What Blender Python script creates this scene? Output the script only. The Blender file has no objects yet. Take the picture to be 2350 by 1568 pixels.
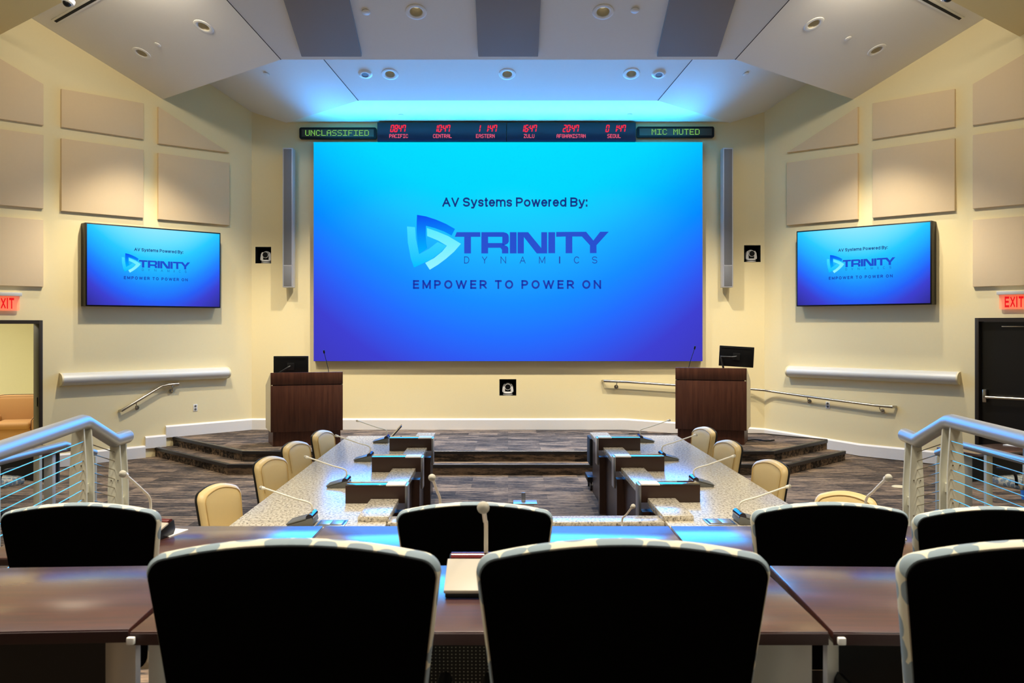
import bpy, bmesh, math, random
from mathutils import Vector, Matrix, Euler
random.seed(7)
S = bpy.context.scene
COL = S.collection
PI = math.pi; R2 = math.sqrt(2)
# ---------------------------------------------------------------- camera, world, exposure, large lights
CX, HY, F, CZ = 1166.0, 745.0, 2000.0, 2.2
cd = bpy.data.cameras.new('camera'); cam = bpy.data.objects.new('camera', cd); COL.objects.link(cam)
cam.location = (0, 0, CZ); cam.rotation_euler = (PI/2, 0, 0)
cd.sensor_width = 36; cd.sensor_fit = 'HORIZONTAL'; cd.lens = 36*F/2350
cd.shift_x = (1175-CX)/2350; cd.shift_y = (HY-784)/2350
cd.clip_start = .05; cd.dof.use_dof = True; cd.dof.focus_distance = 11; cd.dof.aperture_fstop = 9
S.camera = cam
S.view_settings.view_transform = 'Standard'; S.view_settings.look = 'None'
S.view_settings.exposure = 0.0; S.view_settings.gamma = 1.0; S.view_settings.use_curve_mapping = False
S.cycles.use_denoising = True
S.cycles.max_bounces = 8; S.cycles.diffuse_bounces = 4; S.cycles.glossy_bounces = 4; S.cycles.transmission_bounces = 6
S.cycles.sample_clamp_indirect = 6
w = bpy.data.worlds.new('world'); S.world = w; w.use_nodes = True
w.node_tree.nodes['Background'].inputs[0].default_value = (1, .9, .75, 1)
w.node_tree.nodes['Background'].inputs[1].default_value = .02

def srgb(r, g, b):
    def f(c):
        c /= 255
        return c/12.92 if c <= .04045 else ((c+.055)/1.055)**2.4
    return (f(r), f(g), f(b), 1)

WARM = (1, .9, .74)
def area(name, loc, size, power, color=WARM, target=(0, 0, -1), sizey=None, spread=PI):
    l = bpy.data.lights.new(name, 'AREA'); o = bpy.data.objects.new(name, l); COL.objects.link(o)
    l.energy = power; l.color = color; l.size = size; l.spread = spread
    if sizey: l.shape = 'RECTANGLE'; l.size_y = sizey
    o.location = loc; o.rotation_euler = Vector(target).to_track_quat('-Z', 'Y').to_euler()
    return o
def spot(name, loc, target, power, angle=100, blend=.6, color=WARM, radius=.07):
    l = bpy.data.lights.new(name, 'SPOT'); o = bpy.data.objects.new(name, l); COL.objects.link(o)
    l.energy = power; l.color = color; l.spot_size = math.radians(angle); l.spot_blend = blend; l.shadow_soft_size = radius
    o.location = loc; o.rotation_euler = (Vector(target)-Vector(loc)).to_track_quat('-Z', 'Y').to_euler()
    return o
# unseen fill lights added over the seating, without fittings
for x in (-4.2, 0, 4.2):
    area('seating_fill_light', (x, 3.8, 7.3), 1.2, 225, target=(0, -.05, -1), spread=math.radians(115))
    area('seating_fill_light', (x, .2, 7.3), 1.2, 35, spread=math.radians(120))
# fill lights added in the gaps between the ceiling clouds to brighten the side walls
for sx in (-1, 1):
    area('wall_fill_light', (sx*5.0, 10.6, 6.75), 1.8, 85, target=(sx*1.5, 3.1, -2.2), sizey=.25)
# added lights in front of the video wall, boosting its own picture glow
area('video_wall_boost_light', (0, 15.56, 4.5), 6.9, 170, (.02, .36, 1), (0, -1, -.1), 1.95, math.radians(150))
area('video_wall_upward_boost', (0, 15.5, 4.9), 6.6, 150, (.05, .36, 1), (0, -.75, 1), .8, math.radians(80))
area('video_wall_boost_light', (0, 15.56, 2.52), 6.9, 380, (.04, .34, 1), (0, -1, -.4), 1.95)
area('video_wall_top_boost', (0, 15.62, 5.42), 6.6, 40, (.0, .5, 1), (0, -.25, 1), .1)

# ---------------------------------------------------------------- materials
def nm(name):
    m = bpy.data.materials.new(name); m.use_nodes = True
    nt = m.node_tree; return m, nt, nt.nodes['Principled BSDF'], nt.nodes, nt.links
def mat(name, col, rough=.6, metal=0, coat=0, coat_ior=1.5, spec=.5, noise=0, nscale=30, bump=0, bscale=200, coat_rough=.08):
    m, nt, b, N, L = nm(name)
    b.inputs['Base Color'].default_value = col; b.inputs['Roughness'].default_value = rough
    b.inputs['Metallic'].default_value = metal; b.inputs['Specular IOR Level'].default_value = spec
    b.inputs['Coat Weight'].default_value = coat; b.inputs['Coat IOR'].default_value = coat_ior; b.inputs['Coat Roughness'].default_value = coat_rough
    tc = N.new('ShaderNodeTexCoord')
    n = N.new('ShaderNodeTexNoise'); n.inputs['Scale'].default_value = nscale; n.inputs['Detail'].default_value = 3
    L.new(tc.outputs['Object'], n.inputs['Vector'])
    mx = N.new('ShaderNodeMix'); mx.data_type = 'RGBA'; mx.inputs[0].default_value = 0
    k = 1-max(noise, .03)
    mx.inputs[6].default_value = col; mx.inputs[7].default_value = (col[0]*k, col[1]*k, col[2]*k, 1)
    L.new(n.outputs[0], mx.inputs[0]); L.new(mx.outputs[2], b.inputs['Base Color'])
    if bump:
        n2 = N.new('ShaderNodeTexNoise'); n2.inputs['Scale'].default_value = bscale; L.new(tc.outputs['Object'], n2.inputs['Vector'])
        bp = N.new('ShaderNodeBump'); bp.inputs['Strength'].default_value = bump; bp.inputs['Distance'].default_value = .01
        L.new(n2.outputs[0], bp.inputs['Height']); L.new(bp.outputs[0], b.inputs['Normal'])
    return m
def emis(name, col, strength=1.0):
    m, nt, b, N, L = nm(name)
    b.inputs['Base Color'].default_value = (.01, .01, .01, 1); b.inputs['Emission Color'].default_value = col
    b.inputs['Emission Strength'].default_value = strength; b.inputs['Roughness'].default_value = .5
    b.inputs['Specular IOR Level'].default_value = 0
    return m
def wood(name, c1, c2, scale=(14, 14, 1.2), rough=.45, coat=0, coat_ior=1.5, coat_rough=.08):
    m, nt, b, N, L = nm(name)
    tc = N.new('ShaderNodeTexCoord'); mp = N.new('ShaderNodeMapping'); mp.inputs['Scale'].default_value = scale
    n = N.new('ShaderNodeTexNoise'); n.inputs['Scale'].default_value = 1.5; n.inputs['Detail'].default_value = 6; n.inputs['Roughness'].default_value = .65
    r = N.new('ShaderNodeValToRGB'); r.color_ramp.elements[0].position = .32; r.color_ramp.elements[1].position = .7
    r.color_ramp.elements[0].color = c1; r.color_ramp.elements[1].color = c2
    L.new(tc.outputs['Object'], mp.inputs[0]); L.new(mp.outputs[0], n.inputs['Vector']); L.new(n.outputs[0], r.inputs[0]); L.new(r.outputs[0], b.inputs['Base Color'])
    b.inputs['Roughness'].default_value = rough; b.inputs['Coat Weight'].default_value = coat; b.inputs['Coat IOR'].default_value = coat_ior
    b.inputs['Coat Roughness'].default_value = coat_rough
    return m
def carpet_mat():
    m, nt, b, N, L = nm('carpet_planks')
    tc = N.new('ShaderNodeTexCoord')
    br = N.new('ShaderNodeTexBrick'); br.inputs['Scale'].default_value = 1; br.inputs['Mortar Size'].default_value = 0
    br.inputs['Brick Width'].default_value = .5; br.inputs['Row Height'].default_value = .25; br.offset = .37; br.offset_frequency = 3
    br.inputs['Color1'].default_value = (0, 0, 0, 1); br.inputs['Color2'].default_value = (1, 1, 1, 1)
    L.new(tc.outputs['Object'], br.inputs['Vector'])
    def streak(sx, sy, sz, det):
        mp = N.new('ShaderNodeMapping'); mp.inputs['Scale'].default_value = (sx, sy, sz); L.new(tc.outputs['Object'], mp.inputs[0])
        n = N.new('ShaderNodeTexNoise'); n.inputs['Scale'].default_value = 1; n.inputs['Detail'].default_value = det; n.inputs['Roughness'].default_value = .6
        L.new(mp.outputs[0], n.inputs['Vector']); return n
    a = streak(3.2, 22, 22, 3); c = streak(22, 120, 120, 2)
    m1 = N.new('ShaderNodeMath'); m1.operation = 'MULTIPLY_ADD'; L.new(br.outputs['Color'], m1.inputs[0]); m1.inputs[1].default_value = .19; L.new(a.outputs[0], m1.inputs[2])
    m2 = N.new('ShaderNodeMath'); m2.operation = 'MULTIPLY_ADD'; L.new(c.outputs[0], m2.inputs[0]); m2.inputs[1].default_value = .45; L.new(m1.outputs[0], m2.inputs[2])
    r = N.new('ShaderNodeValToRGB'); e = r.color_ramp.elements
    e[0].position = .56; e[0].color = srgb(35, 31, 29); e[1].position = 1.05; e[1].color = srgb(150, 127, 104)
    k = e.new(.77); k.color = srgb(74, 66, 60)
    L.new(m2.outputs[0], r.inputs[0]); L.new(r.outputs[0], b.inputs['Base Color'])
    b.inputs['Roughness'].default_value = .95; b.inputs['Specular IOR Level'].default_value = .12
    return m
def granite_mat():
    m, nt, b, N, L = nm('granite')
    tc = N.new('ShaderNodeTexCoord')
    n = N.new('ShaderNodeTexNoise'); n.inputs['Scale'].default_value = 52; n.inputs['Detail'].default_value = 8; n.inputs['Roughness'].default_value = .75
    mp = N.new('ShaderNodeMapping'); mp.inputs['Scale'].default_value = (1, .55, 1); mp.inputs['Rotation'].default_value = (0, 0, .5)
    L.new(tc.outputs['Object'], mp.inputs[0]); L.new(mp.outputs[0], n.inputs['Vector'])
    r = N.new('ShaderNodeValToRGB'); e = r.color_ramp.elements
    e[0].position = .37; e[0].color = srgb(88, 80, 70); e[1].position = .62; e[1].color = srgb(226, 216, 196)
    k = e.new(.45); k.color = srgb(180, 170, 150); k = e.new(.52); k.color = srgb(208, 197, 174)
    L.new(n.outputs[0], r.inputs[0]); L.new(r.outputs[0], b.inputs['Base Color'])
    b.inputs['Roughness'].default_value = .22; b.inputs['Specular IOR Level'].default_value = .5
    return m
def fabric_mat():
    m, nt, b, N, L = nm('patterned_fabric')
    tc = N.new('ShaderNodeTexCoord'); mp = N.new('ShaderNodeMapping'); mp.inputs['Scale'].default_value = (19, 19, 19)
    L.new(tc.outputs['Object'], mp.inputs[0])
    v = N.new('ShaderNodeTexVoronoi'); v.inputs['Randomness'].default_value = .55; v.inputs['Scale'].default_value = 1; L.new(mp.outputs[0], v.inputs['Vector'])
    r = N.new('ShaderNodeValToRGB'); r.color_ramp.interpolation = 'CONSTANT'; e = r.color_ramp.elements
    e[0].position = 0; e[0].color = srgb(128, 142, 150); e[1].position = .5; e[1].color = srgb(206, 200, 178)
    L.new(v.outputs['Distance'], r.inputs[0])
    hs = N.new('ShaderNodeMix'); hs.data_type = 'RGBA'; hs.blend_type = 'MULTIPLY'; hs.inputs[0].default_value = .05
    L.new(r.outputs[0], hs.inputs[6]); L.new(v.outputs['Color'], hs.inputs[7]); L.new(hs.outputs[2], b.inputs['Base Color'])
    b.inputs['Roughness'].default_value = .9
    return m
def perf_mat():
    m, nt, b, N, L = nm('perforated_metal')
    tc = N.new('ShaderNodeTexCoord'); mp = N.new('ShaderNodeMapping'); mp.inputs['Scale'].default_value = (95, 1, 110); L.new(tc.outputs['Object'], mp.inputs[0])
    v = N.new('ShaderNodeTexVoronoi'); v.inputs['Randomness'].default_value = 0; v.inputs['Scale'].default_value = 1; v.voronoi_dimensions = '3D'; L.new(mp.outputs[0], v.inputs['Vector'])
    r = N.new('ShaderNodeValToRGB'); e = r.color_ramp.elements; e[0].position = .28; e[0].color = srgb(215, 210, 185); e[1].position = .34; e[1].color = srgb(20, 19, 17)
    L.new(v.outputs['Distance'], r.inputs[0]); L.new(r.outputs[0], b.inputs['Base Color']); b.inputs['Roughness'].default_value = .5
    return m
def screen_mat(name, w, h, stops, gain=1.0, kx=.43, spec=0):
    """the picture on a display: bright cyan at the top middle falling to deep blue at the low corners"""
    m, nt, b, N, L = nm(name)
    tc = N.new('ShaderNodeTexCoord'); sp = N.new('ShaderNodeSeparateXYZ'); L.new(tc.outputs['Object'], sp.inputs[0])
    def math_(op, a, bb, c=None):
        q = N.new('ShaderNodeMath'); q.operation = op
        for i, v in enumerate((a, bb, c)):
            if v is None: continue
            if isinstance(v, (int, float)): q.inputs[i].default_value = v
            else: L.new(v, q.inputs[i])
        return q.outputs[0]
    x = math_('DIVIDE', sp.outputs[0], w/2); x2 = math_('MULTIPLY', x, x)
    y = math_('MULTIPLY_ADD', sp.outputs[2], -1/h, .5)
    d = math_('MULTIPLY_ADD', x2, kx, y)
    d = math_('DIVIDE', d, 1.5)
    r = N.new('ShaderNodeValToRGB'); e = r.color_ramp.elements
    e[0].position = 0; e[0].color = srgb(*stops[0][1]); e[1].position = stops[-1][0]/1.5; e[1].color = srgb(*stops[-1][1])
    for p, c in stops[1:-1]:
        k = e.new(p/1.5); k.color = srgb(*c)
    L.new(d, r.inputs[0]); L.new(r.outputs[0], b.inputs['Emission Color']); b.inputs['Emission Strength'].default_value = gain
    b.inputs['Base Color'].default_value = (.006, .006, .008, 1); b.inputs['Roughness'].default_value = .12 if spec else .5
    b.inputs['Specular IOR Level'].default_value = spec
    return m
def grad_mat(name, z0, z1, c0, c1):
    m, nt, b, N, L = nm(name)
    tc = N.new('ShaderNodeTexCoord'); sp = N.new('ShaderNodeSeparateXYZ'); L.new(tc.outputs['Object'], sp.inputs[0])
    mr = N.new('ShaderNodeMapRange'); mr.inputs[1].default_value = z0; mr.inputs[2].default_value = z1; L.new(sp.outputs[2], mr.inputs[0])
    r = N.new('ShaderNodeValToRGB'); r.color_ramp.elements[0].color = srgb(*c0); r.color_ramp.elements[1].color = srgb(*c1)
    L.new(mr.outputs[0], r.inputs[0]); L.new(r.outputs[0], b.inputs['Emission Color']); b.inputs['Emission Strength'].default_value = 1
    b.inputs['Base Color'].default_value = (0, 0, 0, 1); b.inputs['Specular IOR Level'].default_value = 0
    return m

M = {}
M['wall'] = mat('cream_wall_paint', srgb(245, 228, 178), .7, bump=.03, bscale=300, spec=.25)
M['ceil'] = mat('ceiling_paint', srgb(236, 232, 224), .85, spec=.15)
M['seam'] = mat('dark_control_joint', srgb(60, 55, 50), .9)
M['acou'] = mat('beige_acoustic_fabric', srgb(234, 208, 166), .95, spec=.1, bump=.15, bscale=600)
M['acgrey'] = mat('grey_acoustic_fabric', srgb(150, 143, 140), .95, spec=.1, bump=.15, bscale=600)
M['base'] = mat('white_baseboard_paint', srgb(236, 231, 224), .45)
M['carpet'] = carpet_mat()
M['rubber'] = mat('black_rubber', srgb(36, 33, 32), .35, spec=.6)
M['granite'] = granite_mat()
M['walnut'] = wood('dark_walnut_veneer', srgb(66, 34, 22), srgb(98, 58, 40), (16, 16, 1.0), .4)
M['cream_lam'] = mat('cream_laminate', srgb(226, 212, 172), .5)
M['espresso'] = mat('espresso_laminate', srgb(54, 36, 27), .35)
M['espresso_top'] = mat('polished_espresso', srgb(40, 24, 18), .12, coat=1, coat_ior=2.0, coat_rough=.03)
M['table'] = wood('polished_mahogany', srgb(52, 20, 9), srgb(78, 34, 17), (3, 40, 40), .45, 1, 2.05, .17)
M['edge'] = mat('shaded_mahogany_edge', srgb(44, 14, 10), .55)  # unlit darkness of the table fronts put into the colour
M['alu'] = mat('brushed_aluminium', srgb(196, 196, 196), .35, 1)
M['alu_white'] = mat('satin_silver_paint', srgb(212, 210, 202), .45, .12)
M['rail'] = mat('satin_metal_rail', srgb(176, 180, 186), .42, .7)
M['postm'] = mat('pale_grey_painted_steel', srgb(206, 204, 184), .45)
M['steel'] = mat('stainless_steel', srgb(190, 184, 170), .25, 1)
M['black'] = mat('black_plastic', srgb(10, 10, 11), .4, spec=.3)
M['blackm'] = mat('black_matte', srgb(9, 9, 9), .8)
M['bfab'] = mat('black_chair_fabric', srgb(7, 7, 7), .95, spec=.03)
M['fabric'] = fabric_mat()
M['leather'] = mat('cream_leather', srgb(236, 208, 146), .4, spec=.5)
M['piping'] = mat('cream_leather_seam', srgb(196, 164, 100), .5)
M['bplastic'] = mat('black_chair_shell', srgb(20, 20, 20), .35)
M['perf'] = perf_mat()
M['white'] = mat('white_plastic', srgb(236, 234, 228), .4)
M['offw'] = mat('ivory_mic_body', srgb(232, 226, 206), .35)
M['unit'] = mat('ivory_unit_plastic', srgb(172, 163, 146), .45)
M['mesh'] = mat('microphone_mesh', srgb(206, 200, 182), .8, bump=.6, bscale=900)
M['micgrey'] = mat('grey_mic_base', srgb(98, 98, 92), .4)
M['microll'] = mat('glossy_dark_roll', srgb(60, 58, 66), .12, .8)
M['redglass'] = mat('dark_red_plastic', srgb(84, 18, 20), .2)
M['grille'] = mat('grey_speaker_grille', srgb(122, 122, 124), .6, .2)
M['silver'] = mat('silver_speaker_body', srgb(206, 208, 214), .35, .4)
M['doorblk'] = mat('black_door_paint', srgb(14, 12, 10), .35)
M['frameblk'] = mat('dark_bronze_frame', srgb(40, 32, 24), .45)
M['brown'] = mat('tan_upholstery', srgb(176, 132, 82), .75)
M['dark_brown'] = mat('dark_brown_seam', srgb(70, 44, 26), .7)
M['paper'] = mat('white_paper', srgb(240, 240, 236), .8)
M['bin'] = mat('blue_plastic', srgb(40, 120, 190), .5)
M['greyfab'] = mat('grey_modesty_panel', srgb(70, 70, 68), .7)
M['text_dark'] = emis('screen_text_navy', srgb(12, 48, 130))
M['text_mid'] = emis('screen_text_blue', srgb(12, 72, 205))
M['text_thin'] = emis('screen_text_thin_blue', srgb(10, 62, 170))
M['text_emp'] = emis('screen_text_royal', srgb(8, 50, 168))
M['led_green'] = emis('green_led', srgb(150, 225, 100))
M['led_red'] = emis('red_led', srgb(255, 40, 70))
M['led_pink'] = emis('pink_red_led', srgb(255, 96, 128))
M['exit_red'] = emis('exit_red', srgb(236, 20, 28))
M['led_panel'] = mat('led_matrix_panel', srgb(70, 72, 62), .6)
M['clockblk'] = mat('clock_housing_black', srgb(5, 16, 36), .35)  # black housing with reflected blue put into its colour
STOP = [(0, (0, 224, 255)), (.25, (0, 216, 255)), (.42, (0, 196, 255)), (.56, (0, 170, 255)), (.74, (0, 138, 255)), (.9, (26, 108, 255)), (1.02, (42, 86, 240)), (1.17, (58, 60, 208)), (1.45, (60, 52, 182))]
STOP2 = [(0, (140, 232, 255)), (.2, (96, 222, 255)), (.4, (20, 200, 255)), (.6, (0, 168, 255)), (.78, (0, 130, 255)), (.95, (20, 90, 246)), (1.12, (50, 54, 205)), (1.45, (36, 24, 130))]

# acrylic
m, nt, b, N, L = nm('clear_acrylic'); b.inputs['Transmission Weight'].default_value = .9; b.inputs['Roughness'].default_value = .1
b.inputs['Base Color'].default_value = srgb(255, 216, 196); b.inputs['Emission Color'].default_value = srgb(255, 120, 90); b.inputs['Emission Strength'].default_value = .22
M['acrylic'] = m

# ---------------------------------------------------------------- mesh helpers
class MB:
    def __init__(s): s.bm = bmesh.new()
    def box(s, c, d, bevel=0, seg=2, rot=None):
        r = bmesh.ops.create_cube(s.bm, size=1); v = r['verts']
        bmesh.ops.scale(s.bm, vec=d, verts=v)
        if bevel:
            es = list({e for q in v for e in q.link_edges})
            o = bmesh.ops.bevel(s.bm, geom=es, offset=bevel, segments=seg, affect='EDGES', profile=.5)
            v = list({q for f in o['faces'] for q in f.verts} | {q for q in v if q.is_valid})
        if rot is not None: bmesh.ops.rotate(s.bm, cent=(0, 0, 0), matrix=rot, verts=v)
        bmesh.ops.translate(s.bm, vec=c, verts=v); return s
    def prism(s, pts, z0, z1, bevel=0):
        """closed solid from a plan polygon; z0/z1 numbers or functions of (x, y)"""
        f0 = z0 if callable(z0) else (lambda x, y: z0); f1 = z1 if callable(z1) else (lambda x, y: z1)
        a = [s.bm.verts.new((x, y, f0(x, y))) for x, y in pts]; c = [s.bm.verts.new((x, y, f1(x, y))) for x, y in pts]
        n = len(pts); fs = [s.bm.faces.new(a[::-1]), s.bm.faces.new(c)]
        for i in range(n): fs.append(s.bm.faces.new((a[i], a[(i+1) % n], c[(i+1) % n], c[i])))
        bmesh.ops.recalc_face_normals(s.bm, faces=fs)
        if bevel:
            bmesh.ops.bevel(s.bm, geom=list({e for f in fs for e in f.edges}), offset=bevel, segments=2, affect='EDGES', profile=.5)
        return s
    def xz(s, pts, y0, y1):
        """polygon in the x-z plane extruded in y"""
        a = [s.bm.verts.new((x, y0, z)) for x, z in pts]; c = [s.bm.verts.new((x, y1, z)) for x, z in pts]
        n = len(pts); fs = [s.bm.faces.new(a), s.bm.faces.new(c[::-1])]
        for i in range(n): fs.append(s.bm.faces.new((a[i], a[(i+1) % n], c[(i+1) % n], c[i])))
        bmesh.ops.recalc_face_normals(s.bm, faces=fs); return s
    def yz(s, pts, x0, x1, bevel=0):
        a = [s.bm.verts.new((x0, y, z)) for y, z in pts]; c = [s.bm.verts.new((x1, y, z)) for y, z in pts]
        n = len(pts); fs = [s.bm.faces.new(a), s.bm.faces.new(c[::-1])]
        for i in range(n): fs.append(s.bm.faces.new((a[i], a[(i+1) % n], c[(i+1) % n], c[i])))
        bmesh.ops.recalc_face_normals(s.bm, faces=fs)
        if bevel: bmesh.ops.bevel(s.bm, geom=list({e for f in fs for e in f.edges}), offset=bevel, segments=2, affect='EDGES', profile=.5)
        return s
    def cyl(s, p0, p1, r, seg=20, r2=None):
        p0, p1 = Vector(p0), Vector(p1); d = p1-p0
        o = bmesh.ops.create_cone(s.bm, cap_ends=True, segments=seg, radius1=r, radius2=r if r2 is None else r2, depth=d.length)
        q = d.to_track_quat('Z', 'Y').to_matrix()
        bmesh.ops.rotate(s.bm, cent=(0, 0, 0), matrix=q, verts=o['verts']); bmesh.ops.translate(s.bm, vec=(p0+p1)/2, verts=o['verts']); return s
    def ball(s, c, r, sc=(1, 1, 1), u=20, v=12):
        o = bmesh.ops.create_uvsphere(s.bm, u_segments=u, v_segments=v, radius=r)
        bmesh.ops.scale(s.bm, vec=sc, verts=o['verts']); bmesh.ops.translate(s.bm, vec=c, verts=o['verts']); return s
    def tube(s, pts, r, seg=12, radii=None):
        pts = [Vector(p) for p in pts]; n = len(pts); rings = []
        t = (pts[1]-pts[0]).normalized(); up = Vector((0, 0, 1)) if abs(t.z) < .9 else Vector((1, 0, 0))
        nrm = t.cross(up).normalized()
        for i, p in enumerate(pts):
            if i == 0: tt = (pts[1]-pts[0]).normalized(); k = 1
            elif i == n-1: tt = (pts[-1]-pts[-2]).normalized(); k = 1
            else:
                a, c = (p-pts[i-1]).normalized(), (pts[i+1]-p).normalized(); tt = (a+c).normalized(); k = 1/max(.5, a.dot(tt))
            nrm = (nrm-tt*nrm.dot(tt)).normalized(); bi = tt.cross(nrm); rr = radii[i] if radii else r
            rings.append([s.bm.verts.new(p+(nrm*math.cos(2*PI*j/seg)+bi*math.sin(2*PI*j/seg))*rr*(k if k < 1.3 else 1.3)) for j in range(seg)])
        for i in range(n-1):
            for j in range(seg):
                s.bm.faces.new((rings[i][j], rings[i][(j+1) % seg], rings[i+1][(j+1) % seg], rings[i+1][j]))
        s.bm.faces.new(rings[0][::-1]); s.bm.faces.new(rings[-1]); return s
    def lathe(s, prof, seg=28, z0=0):
        """profile [(r, z)] about local z"""
        rings = []
        for r, z in prof:
            rings.append([s.bm.verts.new((r*math.cos(2*PI*j/seg), r*math.sin(2*PI*j/seg), z+z0)) for j in range(seg)] if r > 1e-6 else [s.bm.verts.new((0, 0, z+z0))])
        for a, c in zip(rings, rings[1:]):
            for j in range(seg):
                k = (j+1) % seg
                if len(a) == 1 and len(c) == 1: continue
                if len(a) == 1: s.bm.faces.new((a[0], c[j], c[k]))
                elif len(c) == 1: s.bm.faces.new((a[j], c[0], a[k]))
                else: s.bm.faces.new((a[j], c[j], c[k], a[k]))
        bmesh.ops.recalc_face_normals(s.bm, faces=s.bm.faces[:]); return s
    def flat(s, pts, y=0):
        s.bm.faces.new([s.bm.verts.new((x, y, z)) for x, z in pts]); return s
    def rings(s, rr):
        vs = [[s.bm.verts.new(p) for p in r] for r in rr]; n = len(vs[0])
        for a, c in zip(vs, vs[1:]):
            for j in range(n): s.bm.faces.new((a[j], a[(j+1) % n], c[(j+1) % n], c[j]))
        s.bm.faces.new(vs[0][::-1]); s.bm.faces.new(vs[-1]); bmesh.ops.recalc_face_normals(s.bm, faces=s.bm.faces[:]); return s
    def move(s, vec): bmesh.ops.translate(s.bm, vec=vec, verts=s.bm.verts[:]); return s
    def rotz(s, a): bmesh.ops.rotate(s.bm, cent=(0, 0, 0), matrix=Matrix.Rotation(a, 3, 'Z'), verts=s.bm.verts[:]); return s
    def mesh(s, name, material, smooth=True):
        me = bpy.data.meshes.new(name); s.bm.to_mesh(me); s.bm.free(); me.materials.append(material)
        if smooth: me.shade_smooth(); me.set_sharp_from_angle(angle=math.radians(38))
        return me
def part(name, mb, material, parent, label=None, loc=None):
    o = bpy.data.objects.new(name, mb.mesh(name, M[material] if isinstance(material, str) else material)); COL.objects.link(o)
    o.parent = parent
    if loc: o.location = loc
    if label: o['label'] = label
    return o
def tag(o, label, cat, group=None):
    o['label'] = label; o['category'] = cat
    if group: o['group'] = group
    return o
def thing(name, label, cat, loc=(0, 0, 0), rz=0, group=None):
    o = bpy.data.objects.new(name, None); COL.objects.link(o); o.location = loc; o.rotation_euler = (0, 0, rz); o.empty_display_size = .1
    return tag(o, label, cat, group)
def solo(name, mb, material, label, cat, loc=(0, 0, 0), rz=0, group=None):
    o = part(name, mb, material, None); o.location = loc; o.rotation_euler = (0, 0, rz); return tag(o, label, cat, group)
def struct(name, mb, material, parent=None, label=None):
    o = part(name, mb, material, parent, label)
    if parent is None: o['kind'] = 'structure'
    return o
def dup(root, loc, rz, label, group=None):
    r = root.copy(); COL.objects.link(r); r.location = loc; r.rotation_euler = (0, 0, rz); r['label'] = label
    if group: r['group'] = group
    for ch in list(root.children):
        c = ch.copy(); COL.objects.link(c); c.parent = r
        for g in list(ch.children):
            d = g.copy(); COL.objects.link(d); d.parent = c
    return r
def cut(o, mb):
    me = bpy.data.meshes.new('cutter'); mb.bm.to_mesh(me); mb.bm.free(); c = bpy.data.objects.new('cutter', me); COL.objects.link(c)
    md = o.modifiers.new('b', 'BOOLEAN'); md.object = c; md.operation = 'DIFFERENCE'; md.solver = 'EXACT'; md.use_self = False
    bpy.context.view_layer.update(); dg = bpy.context.evaluated_depsgraph_get()
    new = bpy.data.meshes.new_from_object(o.evaluated_get(dg)); o.modifiers.clear(); old = o.data; o.data = new
    bpy.data.objects.remove(c); bpy.data.meshes.remove(me); bpy.data.meshes.remove(old)
def smooth(pts, n=8):
    P = [Vector(p) for p in pts]; P = [P[0]*2-P[1]]+P+[P[-1]*2-P[-2]]; out = []
    for i in range(1, len(P)-2):
        for j in range(n):
            t = j/n; a, b_, c, d = P[i-1], P[i], P[i+1], P[i+2]
            out.append(.5*((2*b_)+(-a+c)*t+(2*a-5*b_+4*c-d)*t*t+(-a+3*b_-3*c+d)*t**3))
    return out+[P[-2]]
def rrect(w, h, r, n=5, cx=0, cz=0):
    o = []
    for sx, sz, a0 in ((1, -1, -PI/2), (1, 1, 0), (-1, 1, PI/2), (-1, -1, PI)):
        for i in range(n+1):
            a = a0+PI/2*i/n; o.append((cx+sx*(w/2-r)+r*math.cos(a), cz+sz*(h/2-r)+r*math.sin(a)))
    return o
def sweep(mb, path, prof, zf=None):
    """profile [(out, z)] swept along a plan polyline [(x, y)], out = to the right of travel"""
    n = len(path); P = [Vector(p) for p in path]; rr = []
    for i in range(n):
        if i == 0: d = (P[1]-P[0]).normalized(); nn = Vector((d.y, -d.x)); k = 1
        elif i == n-1: d = (P[-1]-P[-2]).normalized(); nn = Vector((d.y, -d.x)); k = 1
        else:
            d0 = (P[i]-P[i-1]).normalized(); d1 = (P[i+1]-P[i]).normalized(); n0 = Vector((d0.y, -d0.x)); n1 = Vector((d1.y, -d1.x))
            nn = (n0+n1).normalized(); k = 1/max(.3, nn.dot(n0))
        z = zf[i] if zf else 0
        rr.append([(P[i].x+nn.x*o*k, P[i].y+nn.y*o*k, z+h) for o, h in prof])
    return mb.rings(rr)

# ---------------------------------------------------------------- the room
W, C = 15.77, 4.64            # front wall depth and half width; side walls leave the corners at 45 degrees
WEND = 3.68                   # how far the side walls run in x beyond the corner
def lw(s, off=0, z=0):        # point on the left wall, s metres from its front corner, off metres out from the wall
    return (-C-s/R2+off/R2, W-s/R2-off/R2, z)
def rw(s, off=0, z=0): return (C+s/R2-off/R2, W-s/R2-off/R2, z)
LA, RA = PI/4, -PI/4

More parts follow.
